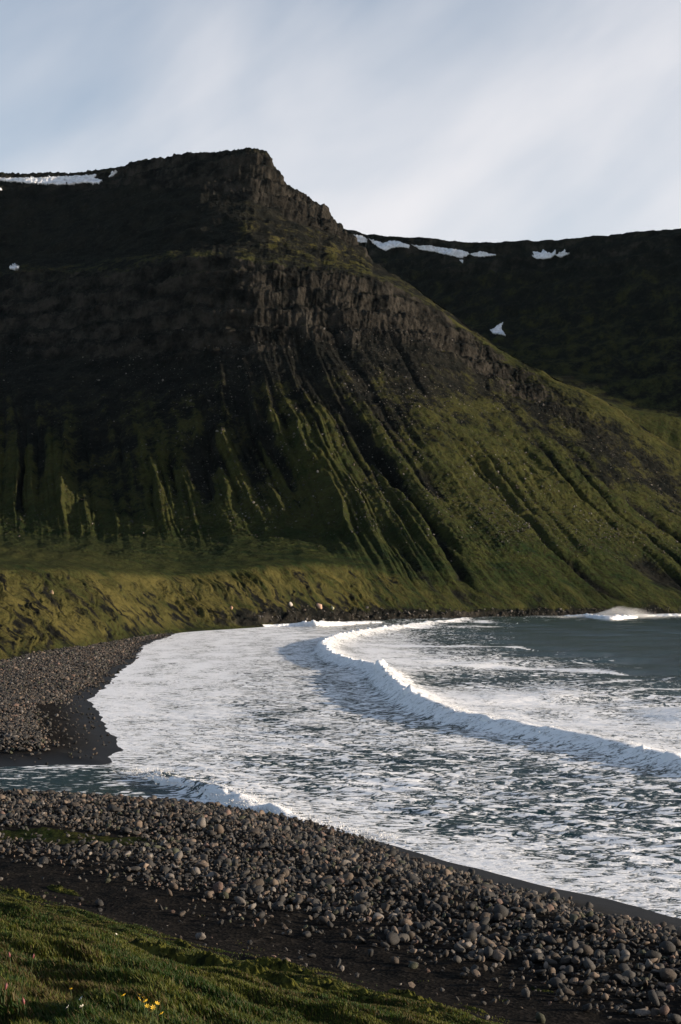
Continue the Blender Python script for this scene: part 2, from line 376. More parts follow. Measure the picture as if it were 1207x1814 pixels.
    disp -= np.clip(env, 0, 1.1)*5.0*gd*(2.0-1.2*soft)
    # lobes at the foot of the fans
    foot = sstep(1.9, 2.15, T)*(1-sstep(2.45, 2.9, T))*np.interp(px, [0, 500, 900, 1100], [1, 1, 0.5, 0.3])[None, :]
    disp += foot*(0.8*fbm2(PX/45, PY/12, 2, 75))
    # terrace: faint low swells
    ter = sstep(1.02, 1.2, T)*(1-sstep(2.0, 2.3, T))*np.interp(px, [-700, 580, 720, 1800], [1, 1, 0.3, 0.3])[None, :]
    disp += ter*(0.55*fbm2(X/40, D/60, 3, 80)+0.3*fbm2(X/14, D/60, 2, 81))
    # bank
    bk = sstep(0.85, 1.2, T)*(1-sstep(1.85, 2.02, T))*np.interp(px, [-700, 620, 780, 1800], [1, 1, 0.35, 0.35])[None, :]
    bm = curve([(-700,0.4),(0,0.6),(300,0.95),(600,0.85),(900,0.9),(1207,1.0),(1800,1.0)])
    dyb = np.clip(1000-PY, -130, 30); UB = PX+bm(PX)*dyb
    wb = 11*fbm2(UB/45, PY/35, 3, 83)
    bgain = np.interp(px, [-700, 0, 200, 400, 800, 1207, 1800], [0.8, 0.8, 1.0, 1.4, 1.6, 1.3, 1])[None, :]
    disp += bk*bgain*np.clip(0.7+0.7*fbm2(UB/70, PY/70, 2, 82), 0.1, 1.5)*(1.2*(np.abs(vnoise2((UB+wb)/34, PY/110, 84))**0.8-0.4)+0.9*(np.abs(vnoise2((UB+wb)/13, PY/60, 85))-0.3)+0.8*(np.abs(vnoise2((UB+wb)/5.5, PY/30, 79))-0.3))
    disp += bk*np.interp(px, [-700, 0, 250, 420], [1, 1, 0.7, 0])[None, :]*(0.35*fbm2(X/14, D/18, 2, 86)+0.45*fbm2(X/3.0, D/4.0, 3, 87))
    # low rocky cliff along the far shore
    lowc = sstep(0.95, 1.05, T)*(1-sstep(1.14, 1.34, T))*np.interp(px, [-700, 330, 450, 1000, 1250, 1800], [0, 0, 1, 1, 0.4, 0.3])[None, :]
    disp += lowc*(1.3*np.abs(vnoise2(X/6, Z/9, 88))+0.9*fbm2(X/2.5, Z/3, 2, 89))
    # cliffs: strata steps and buttresses
    c1 = sstep(3.8, 4.1, T)*(1-sstep(4.92, 5.1, T)); c2 = sstep(6.8, 7.05, T)*(1-sstep(7.8, 8.0, T))
    c1w = c1*np.interp(px, [-700, 0, 300, 420, 840, 980, 1100, 1800], [0.6, 0.7, 0.8, 1, 1, 0.5, 0.1, 0.1])[None, :]
    c2w = c2*np.interp(px, [-700, 200, 240, 430, 620, 700, 1800], [0.5, 0.5, 0.8, 1, 1, 0.3, 0.1])[None, :]
    cw = np.maximum(c1w, c2w)
    zz = Z+4*fbm2(X/60, D/60, 2, 90)
    per = 17.0; fr = zz/per-np.floor(zz/per)
    step = (sstep(0.0, 0.75, fr)-fr)*per
    but = 5*(np.abs(vnoise2(X/34, zz/90, 91))**0.8-0.4)+4.0*(np.abs(vnoise2(X/11, zz/45, 92))-0.3)+3.8*(np.abs(vnoise2(X/5.0, zz/30, 93))-0.3)+2.0*(np.abs(vnoise2(X/2.4, zz/14, 97))-0.3)
    disp += cw*(0.85*step+0.42*but)+cw*1.5*fbm3(X/5, D/5, Z/5, 3, 94)
    gen = 2.0*fbm2(X/50, (D+Z)/50, 4, 95)*sstep(2.3, 3.2, T)*(1-sstep(7.6, 8, T))+0.8*fbm2(X/9, (D+Z*1.3)/9, 3, 96)*sstep(2.2, 2.8, T)*(1-sstep(7.7, 8.0, T))
    disp += gen+0.5*fbm2(X/3.2, (D+Z)/3.2, 2, 57)*sstep(2.0, 2.3, T)*(1-sstep(7.6, 8, T))+3.5*fbm2(X/30, (D+Z)/22, 3, 58)*sstep(5.2, 5.8, T)*(1-sstep(7.0, 7.6, T))
    # faint strata on grassy upper slopes
    up = sstep(5.6, 6.2, T)*(1-sstep(6.8, 7.1, T)); disp += up*0.35*step
    fade = 1-sstep(7.85, 8.0, T)*0.9
    rid = np.interp(px, [-700, 620, 700, 1800], [1, 1, 0.45, 0.45])[None, :]
    disp *= fade*(1-(1-rid)*sstep(4.6, 5.0, T))
    X = X+n[..., 0]*disp; Y = D+n[..., 1]*disp; Z = Z+n[..., 2]*disp
    Z = Z+(1.2*fbm2(px/9, px*0, 3, 98)+0.7*fbm2(px/3.5, px*0, 2, 99))[None, :]*sstep(7.6, 8, T)*np.interp(px, [-700, 640, 720, 1800], [1, 1, 0.6, 0.4])[None, :]
    nn = normals(X, Y, Z)
    steep = 1-np.abs(nn[..., 2])
    rock = np.clip(cw*sstep(0.18, 0.42, steep)+0.55*lowc, 0, 1)
    # grass cover: thick low down, thinning into bare scree below the cliffs, and back on benches
    gr = np.interp(T, [0, 1, 1.6, 2, 2.5, 3.0, 3.5, 3.9, 4.3, 5.0, 5.4, 6, 6.6, 7.2, 8, 10], [0.55, 0.6, 0.72, 0.85, 0.95, 0.78, 0.45, 0.2, 0.1, 0.42, 0.45, 0.36, 0.33, 0.2, 0.35, 0.5])
    gr = gr+np.interp(px, [-700, 0, 500, 750, 950, 1207, 1800], [0, 0, 0.0, 0.05, 0.08, 0.1, 0.1])[None, :]*sstep(2, 3, T)
    gr = gr+env*(0.45*shp*(ga-0.45)-0.3*np.interp(px, [-700, 600, 760, 1800], [1, 1, 0, 0])[None, :]*(gul((U+wob*0.9)/41+20, 52)-0.4)+0.3*(gb-0.42)-0.6*gd)+np.interp(px, [-700, 750, 900, 1800], [0, 0, 0.16, 0.18])[None, :]*sstep(2.6, 3.2, T)-0.35*lowc-0.25*bk*(0.5-np.abs(vnoise2((UB+wb)/30, PY/150, 84)))
    dry = bk*np.interp(px, [-700, 0, 150, 300, 450, 700], [0.9, 0.8, 0.75, 0.7, 0.7, 0.3])[None, :]+0.3*ter*(1-sstep(0, 400, PX))+0.35*sstep(5, 6, T)*np.interp(px, [350, 430, 620, 700], [0, 1, 1, 0.5])[None, :]+0.25*sstep(2, 3, T)
    dry = np.clip(dry+bk*0.7*fbm2((UB+wb)/16, PY/55, 3, 59), 0, 1); gr = gr+bk*0.35*fbm2((UB+wb)/11, PY/40, 3, 60)
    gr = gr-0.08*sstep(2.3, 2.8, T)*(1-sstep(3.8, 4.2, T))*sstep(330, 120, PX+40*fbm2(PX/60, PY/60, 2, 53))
    gr = gr-0.3*sstep(5.3, 5.8, T)*(1-sstep(6.9, 7.2, T))*sstep(440, 380, PX)  # bowl beside the summit spur toned darker, its shade worked into the colour
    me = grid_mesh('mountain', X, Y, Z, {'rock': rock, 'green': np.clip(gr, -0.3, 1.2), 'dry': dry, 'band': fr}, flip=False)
    return link(me, 'mountain', M_MTN, kind='structure'), (X, Y, Z, T, PX)
mountain, MG = build_mountain()

# ---------------------------------------------------------------- far headwall behind the ridge
def build_headwall():
    px = np.concatenate([np.linspace(380, 560, 50)[:-1], np.linspace(560, 1270, 560), np.linspace(1270, 1900, 120)[1:]])
    off = curve([(380,240),(600,180),(760,95),(1000,-25),(1207,-125),(1350,-180),(1500,-190),(1700,-60),(1900,150)])
    kn = curve([(380,640),(640,640),(900,695),(980,688),(1030,698),(1060,705),(1120,722),(1207,736),(1400,775),(1900,850)])
    sk = curve([(380,398),(560,398),(610,402),(632,408),(650,414),(700,417),(760,420),(820,427),(880,427),(930,425),(985,424),(1006,421),(1040,418),(1080,415),(1110,410),(1160,406),(1207,403),(1400,395),(1900,390)])
    ctrl = [(curve([(0,1190),(1900,1190)]), 'z', curve([(0,60),(900,90),(1207,70),(1900,40)])),
            (curve([(0,1300),(1900,1300)]), 'py', kn),
            (curve([(0,1380),(1900,1380)]), 'py', lambda p: kn(p)+18),
            (lambda p: 1475+0.5*off(p), 'py', lambda p: kn(p)-2),
            (lambda p: 1650+off(p), 'py', curve([(380,560),(900,575),(1207,570),(1900,640)])),
            (lambda p: 1725+off(p), 'py', lambda p: sk(p)+62),
            (lambda p: 1768+off(p), 'py', sk),
            (lambda p: 1900+off(p), 'py', lambda p: sk(p)+30), (lambda p: 2500+off(p), 'py', lambda p: sk(p)+160)]
    rows = [30, 16, 20, 110, 90, 90, 8, 6]
    X, D, Z, T = lay(ctrl, px, rows, 2.0, (1, 2, 3, 5, 6, 7))
    n = normals(X, D, Z); PY = HZ-(Z-H)*F/D
    PX = np.repeat(px[None, :], X.shape[0], 0)
    zz = Z+6*fbm2(X/90, D/90, 2, 190); per = 24.0; fr = zz/per-np.floor(zz/per); step = (sstep(0, 0.7, fr)-fr)*per
    cw = sstep(4.6, 5.1, T)*(1-sstep(5.85, 6.0, T))
    disp = cw*(0.6*step+7*(np.abs(vnoise2(X/26, zz/60, 191))-0.3)+3*(np.abs(vnoise2(X/9, zz/30, 192))-0.3))
    sl = sstep(3.0, 3.4, T)*(1-sstep(4.7, 5.2, T))
    disp += sl*(0.4*step+6*(np.abs(vnoise2(X/40+0.2*PY/60, PY/200, 193))**0.8-0.4)+2.5*fbm2(X/14, (D+Z)/25, 3, 194))
    disp += (1-sstep(2, 3, T))*sstep(0, 0.8, T)*(3.0*(np.abs(vnoise2(X/24, D/60, 195))-0.3)+1.0*fbm2(X/8, D/10, 2, 196))*(1-0.7*np.exp(-((T-1)/0.15)**2))
    X = X+n[..., 0]*disp; Y = D+n[..., 1]*disp; Z = Z+n[..., 2]*disp
    Z = Z+(1.5*fbm2(px/26, px*0, 3, 198)+0.35*fbm2(px/4, px*0, 2, 199))[None, :]*sstep(5.6, 6, T)
    steep = 1-np.abs(normals(X, Y, Z)[..., 2])
    rock = cw*sstep(0.3, 0.55, steep)*0.5
    gr = np.interp(T, [0, 1, 2, 3, 4, 4.8, 5.3, 6, 8], [0.85, 0.9, 0.7, 0.5, 0.42, 0.35, 0.3, 0.3, 0.4])+0*X  # low cover above the knoll darkens the wall, shade put into its colour
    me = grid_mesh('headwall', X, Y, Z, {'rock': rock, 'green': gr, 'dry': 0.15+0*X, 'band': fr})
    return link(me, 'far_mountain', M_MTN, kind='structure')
headwall = build_headwall()

# ---------------------------------------------------------------- snow patches lying on the two mountains
def mat_snow():
    m, t, bs = new_mat('old_snow')
    co = t.add('ShaderNodeTexCoord').outputs['Object']
    c = t.mix(t.ramp(t.noise(co, 0.25, 5), 0.35, 0.75), (0.70, 0.72, 0.75), (0.44, 0.44, 0.44))
    put(t, bs, Base_Color=c, Roughness=0.7)
    return m
M_SNOW = mat_snow()
bpy.context.view_layer.update()
def ray(o, px, py):
    d = Vector(((px-CX)/F, 1.0, (HZ-py)/F)).normalized()
    hit, loc, nor, _ = o.ray_cast(Vector((0, 0, H)), d)
    return (np.array(loc), np.array(nor)) if hit else (None, None)
def snow(on, poly, label):
    xs = [p[0] for p in poly]; ys = [p[1] for p in poly]
    st = 0.7 if max(xs)-min(xs) > 25 else 0.4
    gx = np.arange(min(xs)-1, max(xs)+1+st, st); gy = np.arange(min(ys)-1, max(ys)+1+st, st)
    C, R = np.meshgrid((gx[:-1]+gx[1:])/2, (gy[:-1]+gy[1:])/2)
    jit = 1.1*fbm2(C/5, R/3, 2, 301); jit2 = 1.1*fbm2(C/4+9, R/3, 2, 302)
    sc = min(1.0, (max(ys)-min(ys))/9)
    ins = inside(C+jit*sc, R+jit2*sc, poly)
    ids = {}; V = []; Fc = []
    def vid(i, j):
        if (i, j) not in ids:
            p, nr = ray(on, gx[j], gy[i])
            if p is None: return None
            ids[(i, j)] = len(V); V.append(p+nr*0.9+np.array([0, -0.8, 0.4]))
        return ids[(i, j)]
    for i in range(ins.shape[0]):
        for j in range(ins.shape[1]):
            if not ins[i, j]: continue
            q = [vid(i, j), vid(i, j+1), vid(i+1, j+1), vid(i+1, j)]
            if None in q: continue
            dep = [V[k][1] for k in q]
            if max(dep)-min(dep) < 30: Fc.append(q[::-1])
    if not Fc: return
    me = raw_mesh('snow_patch', np.array(V), np.array(Fc), True)
    o = link(me, 'snow_patch', M_SNOW, label=label, cat='snow patch', group='old snow patches on the mountains')
    md = o.modifiers.new('depth', 'SOLIDIFY'); md.thickness = 2.0; md.offset = -1
snow(mountain, [(-40,318),(0,317),(60,317),(100,315),(140,313),(172,311),(166,317),(183,321),(176,325),(150,325),(110,328),(50,325),(0,321),(-40,322)], 'long flat band of snow below the plateau rim beside the summit')
snow(mountain, [(194,314),(200,308),(208,305),(205,309),(198,314)], 'small snow scrap just past the end of the long snow band')
snow(mountain, [(-10,334),(2,335),(4,338),(-10,339)], 'tiny snow sliver under the long snow band')
snow(mountain, [(20,477),(25,472),(32,473),(34,477),(27,478)], 'lone small snow spot on the dark bench above the main cliff')
snow(headwall, [(621,416),(632,417),(641,419),(651,424),(650,430),(640,431),(630,427)], 'short snow patch touching the steep ridge, first of the rim row')
snow(headwall, [(654,424),(668,428),(680,432),(692,428),(703,428),(715,432),(726,435),(725,440),(708,438),(695,440),(684,445),(673,440),(662,432)], 'snow patch with a drooping tip, second along the far rim')
snow(headwall, [(730,434),(742,437),(758,435),(775,439),(800,442),(827,447),(832,451),(818,458),(808,456),(790,451),(770,447),(745,443)], 'longest snow patch on the far rim, tapering at both ends')
snow(headwall, [(832,451),(842,449),(852,446),(862,448),(868,451),(882,452),(872,454),(850,456),(838,454)], 'thin snow strip trailing off after the longest rim patch')
snow(headwall, [(814,461),(821,462),(820,466),(816,464)], 'tiny snow fleck below the longest rim patch')
snow(headwall, [(942,454),(948,452),(944,448),(952,447),(958,450),(963,444),(970,449),(978,450),(984,444),(984,452),(975,458),(962,460),(950,459)], 'ragged snow patch with horns standing apart on the far wall')
snow(headwall, [(985,453),(992,450),(999,445),(1002,449),(1010,450),(1001,454),(993,457)], 'small pointed snow patch beside the horned patch')
snow(headwall, [(869,586),(878,582),(880,578),(892,572),(887,582),(892,590),(896,595),(882,593),(873,591)], 'arrow shaped snow patch low on the dark far slope')

# ---------------------------------------------------------------- sea
M1 = [(830,1094,0.7),(800,1098,1.2),(760,1102,1.4),(700,1109,1.6),(650,1115,1.9),(610,1122,2.0),(582,1130,2.2),(572,1140,2.1),(588,1156,1.8),(620,1168,1.6),(650,1172,1.7),(676,1178,2.2),(690,1196,2.15),(716,1216,2.0),(746,1234,1.8),(785,1250,1.6),(822,1262,1.5),(900,1277,1.35),(968,1289,1.3),(1030,1300,1.25),(1086,1312,1.25),(1150,1328,1.2),(1207,1342,1.1),(1300,1368,0.8),(1420,1400,0.3)]
M2 = [(236,1361,0.3),(275,1367,0.6),(300,1373,0.7),(330,1380,0.75),(370,1389,0.85),(410,1398,0.9),(440,1408,0.85),(465,1418,0.75),(490,1430,0.65),(530,1444,0.5),(575,1455,0.4),(640,1471,0.3),(720,1494,0.2)]
M3 = [(390,1109,0.3),(440,1107.5,0.7),(500,1105,1.0),(540,1102,1.6),(560,1101,2.0),(600,1102,1.3),(680,1101,0.5)]
M4 = [(1000,1090,0.5),(1040,1089,1.4),(1080,1091,2.0),(1110,1091,1.4),(1150,1088.5,0.9),(1207,1087.5,1.2),(1300,1086,0.8)]
M5 = [(830,1094,0.5),(790,1098,1.0),(750,1096,0.9),(870,1092,0.6)]
def crest(pts):
    P = []; A = []
    for a, b, h in pts:
        x, y = world_at(a, b, h); P.append((float(x), float(y))); A.append(h)
    # even, smooth resampling
    P = np.array(P); A = np.array(A)
    s = np.r_[0, np.cumsum(np.linalg.norm(np.diff(P, axis=0), axis=1))]
    q = np.arange(0, s[-1], 0.8)
    X = np.interp(q, s, P[:, 0]); Y = np.interp(q, s, P[:, 1]); Aq = np.interp(q, s, A)
    sg = 4
    X, Y, Aq = (blur(v, sg, 0) for v in (X, Y, Aq))
    return X, Y, Aq
M1 = [(a, b, h*0.92) for a, b, h in M1]
CR1, CR2, CR3, CR4 = crest(M1), crest(M2), crest(M3), crest(M4)
def near_crest(x, y, cr, step=3):
    P = list(zip(cr[0][::step], cr[1][::step]))
    d, arc, side = poly_dist(x, y, P)
    A = np.interp(arc, np.arange(len(P))*0.8*step, cr[2][::step])
    return d, arc, side, A
# how much foam lies on the water: key values by photo position, as surveyed on the water plane
FX = [0, 170, 250, 330, 450, 570, 680, 800, 950, 1100, 1207]
FY = {1086: [0,0,0,0,.5,.5,.15,.2,.25,.6,.5],
      1100: [0,0,0,.8,.85,.55,.3,.25,.10,.10,.08],
      1112: [0,0,.9,.95,.80,.40,.40,.22,.06,.02,.02],
      1126: [0,0,.95,.95,.75,.62,.55,.25,.06,.02,.02],
      1140: [0,0,.97,.9,.62,.55,.60,.25,.06,.02,.02],
      1158: [0,0,.97,.85,.62,.55,.75,.42,.10,.02,.02],
      1175: [0,.5,.97,.82,.60,.50,.78,.62,.40,.10,.04],
      1192: [0,.9,.97,.78,.58,.50,.58,.40,.34,.16,.05],
      1210: [0,.95,.95,.75,.56,.52,.45,.25,.30,.20,.10],
      1235: [0,.98,.93,.72,.55,.52,.52,.70,.72,.40,.30],
      1262: [0,.98,.93,.70,.53,.50,.50,.74,.82,.78,.62],
      1290: [0,.98,.93,.72,.52,.50,.48,.50,.74,.80,.74],
      1320: [0,.98,.93,.76,.54,.48,.47,.47,.50,.74,.80],
      1345: [.2,.90,.92,.66,.52,.47,.45,.46,.47,.56,.72],
      1370: [.30,.30,.55,.55,.50,.49,.45,.44,.46,.48,.52],
      1400: [.25,.25,.28,.35,.55,.52,.48,.45,.44,.46,.47],
      1440: [.3,.35,.4,.45,.72,.66,.52,.46,.44,.44,.45],
      1480: [.5,.5,.5,.5,.6,.74,.68,.54,.47,.45,.45],
      1520: [.5,.5,.5,.5,.6,.7,.78,.72,.56,.50,.47],
      1560: [.5,.5,.5,.5,.6,.7,.75,.80,.72,.62,.52],
      1600: [.5,.5,.5,.5,.5,.6,.7,.7,.80,.80,.70],
      1640: [.5]*11}
def foam_map(px, py):
    ks = sorted(FY); G = np.array([FY[k] for k in ks])
    cx = np.clip(np.interp(px, FX, range(len(FX))), 0, len(FX)-1.0001); cy = np.clip(np.interp(py, ks, range(len(ks))), 0, len(ks)-1.0001)
    i = cx.astype(int); j = cy.astype(int); a = cx-i; b = cy-j
    a = a*a*(3-2*a)*0.5+a*0.5; b = b*b*(3-2*b)*0.5+b*0.5
    return (G[j, i]*(1-a)+G[j, i+1]*a)*(1-b)+(G[j+1, i]*(1-a)+G[j+1, i+1]*a)*b
STREAKS = [([(800,1098),(860,1102),(920,1106)], 3.0, .8), ([(640,1118),(760,1112),(880,1112),(950,1112)], 3.5, .85), ([(660,1128),(760,1124),(900,1126)], 3.0, .75),
           ([(620,1142),(740,1146),(880,1148),(960,1152)], 3.2, .9), ([(640,1156),(760,1160),(860,1163)], 2.5, .7), ([(700,1170),(820,1172),(960,1174),(1060,1180)], 3.0, .9),
           ([(720,1182),(860,1182),(980,1186),(1120,1194)], 2.2, .9), ([(730,1196),(880,1196),(1010,1194)], 1.2, .7), ([(1000,1222),(1100,1216),(1207,1212)], 1.0, .7), ([(1060,1236),(1140,1228),(1240,1226)], 1.0, .8), ([(1120,1244),(1180,1236),(1260,1238)], 0.9, .8),
           ([(420,1126),(520,1122),(590,1121)], 2.0, .8), ([(400,1142),(500,1140),(570,1143)], 1.5, .75), ([(850,1092),(1000,1092),(1040,1091)], 2.5, .7)]
def sea_height(x, y):
    z = np.zeros(x.shape); rw = np.random.default_rng(5)
    for lam in np.geomspace(1.0, 9, 30):
        th = math.radians(257)+rw.normal(0, 0.42); ph = rw.uniform(0, 6.28); k = 2*math.pi/lam
        amp = 0.013*lam**0.25
        c = np.cos(k*(x*math.cos(th)+y*math.sin(th))+ph+1.5*vnoise2(x/(lam*3.1), y/(lam*3.1), int(lam*10)))
        z += amp*(c+0.35*c*np.abs(c))*sstep(0.5, 0.2, y*y/(H*F)/lam)
    sw = 0.13*fbm2(x/16, y/34, 2, 401)
    return z*1.15+sw
def build_sea():
    py = np.concatenate([np.linspace(2600, 1660, 60)[:-1], np.linspace(1660, 1300, 520)[:-1], np.linspace(1300, 1082, 560)])
    d = H*F/(py-HZ); d = np.concatenate([d, np.geomspace(d[-1]*1.02, 26000, 40)])
    px = np.concatenate([np.linspace(-420, -20, 60)[:-1], np.linspace(-20, 1235, 1000), np.linspace(1235, 1900, 110)[1:], np.linspace(1960, 5200, 50)])
    X = (px[None, :]-CX)/F*d[:, None]; Y = np.repeat(d[:, None], len(px), 1)
    D = coast_D(X, Y)
    PYv = HZ+H*F/Y; PXv = np.repeat(px[None, :], len(d), 0)
    calm = sstep(0.3, -8, D)*0.85+0.15
    inl = sstep(300, 180, PXv)*sstep(1340, 1372, PYv)*sstep(1440, 1415, PYv)        # the sheltered tide pool
    foam = foam_map(PXv, PYv)
    Z = sea_height(X, Y)*calm*(1-0.85*inl)*(1-0.62*sstep(0.3, 0.75, foam))
    foam = foam+0.12*sstep(0.3, 0.45, foam)*sstep(0.85, 0.65, foam)-0.04+0.15*fbm2(X/6, Y/16, 3, 411)*(foam > 0.1)-0.12*sstep(0.7, 1.0, foam)
    fin = np.zeros_like(Z)
    for cr, fr, bkw in ((CR1, 1.9, 6.5), (CR2, 0.7, 2.2), (CR3, 1.2, 7.0), (CR4, 1.2, 7.0)):
        sel = (Y > cr[1].min()-20) & (Y < cr[1].max()+20) & (X > cr[0].min()-30) & (X < cr[0].max()+30)
        ds, arc, side, A = near_crest(X[sel], Y[sel], cr)
        sg = 1.0 if cr is CR1 else (1.0 if cr is CR2 else 1.0)
        q = ds*side*sg                                       # positive on the seaward side
        up = np.where(q < 0, np.exp(-(q/fr)**2), 0.55*np.exp(-(q/(bkw*0.45))**2)+0.45*np.exp(-np.abs(q)/bkw))
        L = len(cr[0])*0.8
        ends = sstep(-0.5, 4, arc)*sstep(L+0.5, L-4, arc)
        Z[sel] += A*up*ends*(1.0+0.10*fbm2(arc/6, q/3, 2, 421))
        fin_l = np.where(q < 0, sstep(-2.4*fr, -0.8*fr, q), sstep(bkw*1.5, 0.3, q))*ends*sstep(0.3, 1.0, A)
        fin[sel] = np.maximum(fin[sel], fin_l)
    sw_ = sstep(4, 30, X)*sstep(120, 190, Y)*sstep(900, 500, Y)
    ph_ = 2.5*fbm2(X/70, Y/50, 2, 441)
    Z += sw_*(0.42*np.sin(Y/5.2+X/16+ph_)+0.22*np.sin(Y/2.7-X/22+1.7*ph_)+0.16*fbm2(X/9, Y/5, 3, 443))
    # smooth shoulders of swell out in the bay
    Z += 1.3*np.exp(-((Y-(225-0.25*X))/9)**2)*sstep(14, 30, X)+1.0*np.exp(-((Y-(172-0.3*X))/6)**2)*sstep(32, 42, X)
    # drawn-out lines of old foam left behind the breaker, following the swell
    for pts, wd_, st_ in STREAKS:
        P = [tuple(float(v) for v in world_at(a, b)) for a, b in pts]
        xs = [p[0] for p in P]; ys = [p[1] for p in P]
        sel = (X > min(xs)-12) & (X < max(xs)+12) & (Y > min(ys)-25) & (Y < max(ys)+25)
        ds, arc, _ = poly_dist(X[sel]+1.5*vnoise2(X[sel]/9, Y[sel]/30, 431), Y[sel]+2.5*vnoise2(X[sel]/7, Y[sel]/20, 432), P)
        L = sum(math.dist(p, q) for p, q in zip(P[:-1], P[1:]))
        ww = wd_*(1+0.5*vnoise2(arc/8, arc*0, 433))*sstep(0, 12, arc)*sstep(L, L*0.6, arc)+0.05
        foam[sel] = np.maximum(foam[sel], st_*np.exp(-(ds/(1.9*ww))**2))
    foam = np.maximum(foam, 0.80*fin)
    foam = np.where(D > -1.6, np.maximum(foam, 0.72*(1-inl)), foam)
    Z = Z*(1-0.85*sstep(-1.8, 1.0, D))
    Z = Z+0.05
    me = grid_mesh('sea', X, Y, Z, {'foam': np.clip(foam, 0, 1), 'calm': 1-inl})
    return me
def foam_colour(t, co):
    n = t.noise(co, 1.6, 5, 0.6)
    return t.mix(n, (0.76, 0.77, 0.78), (0.92, 0.92, 0.92))
def mat_sea():
    m, t, bs = new_mat('sea_water')
    co = t.add('ShaderNodeTexCoord').outputs['Object']
    foam = t.attr('foam')
    warp = t.add('ShaderNodeTexNoise', {'Vector': co, 'Scale': 0.35, 'Detail': 3.0})
    wc = t.add('ShaderNodeVectorMath', {0: co, 1: t.add('ShaderNodeVectorMath', {0: warp.outputs['Color'], 'Scale': 1.1}, operation='SCALE').outputs[0]}, operation='ADD').outputs[0]
    st = t.mapping(wc, (0.55, 1.0, 1.0), (0, 0, math.radians(9)))
    a = t.noise(st, 0.30, 4, 0.6, 0.5)
    b = t.noise(st, 1.0, 4, 0.62, 0.2)
    c3 = t.noise(st, 3.0, 6, 0.68, 0.2)
    vor = t.add('ShaderNodeTexVoronoi', {'Vector': st, 'Scale': 0.9, 'Randomness': 1.0}, feature='DISTANCE_TO_EDGE')
    lace = t.ramp(vor.outputs['Distance'], 0.22, 0.0)
    v = t.math('ADD', t.math('ADD', t.math('MULTIPLY', a, 0.25), t.math('MULTIPLY', t.math('MULTIPLY', t.math('ABSOLUTE', t.math('SUBTRACT', b, 0.5)), 8.0, clamp=True), 0.42)), t.math('ADD', t.math('MULTIPLY', c3, 0.28), t.math('MULTIPLY', lace, 0.05)))
    thr = t.math('SUBTRACT', v, t.math('MULTIPLY_ADD', foam, -0.64, 0.80))
    f = t.ramp(thr, -0.07, 0.12)
    f = t.math('MULTIPLY', f, t.ramp(foam, 0.015, 0.10))
    fc = foam_colour(t, co)
    deep = t.mix(t.noise(co, 0.05, 3), (0.003, 0.022, 0.024), (0.006, 0.032, 0.032))
    c = t.mix(f, deep, fc)
    rip = t.noise(t.mapping(co, (0.45, 1, 1)), 2.2, 6, 0.6, 0.3)
    hgt = t.math('ADD', t.math('MULTIPLY', rip, 0.26), t.math('MULTIPLY', f, 0.06))
    bmp = t.add('ShaderNodeBump', {'Height': hgt, 'Strength': 0.8, 'Distance': 1.0})
    put(t, bs, Base_Color=c, Roughness=t.math('MULTIPLY_ADD', f, 0.65, 0.16), Normal=bmp.outputs[0])
    bs.inputs['IOR'].default_value = 1.33
    return m
def mat_foam():
    m, t, bs = new_mat('white_foam')
    co = t.add('ShaderNodeTexCoord').outputs['Object']
    n = t.noise(co, 2.4, 6, 0.7)
    bmp = t.add('ShaderNodeBump', {'Height': n, 'Strength': 0.7, 'Distance': 0.25})
    put(t, bs, Base_Color=foam_colour(t, co), Roughness=0.9, Normal=bmp.outputs[0])
    bs.inputs['Subsurface Weight'].default_value = 0.0
    return m
M_SEA, M_FOAM = mat_sea(), mat_foam()
sea = link(build_sea(), 'sea', M_SEA, kind='structure')

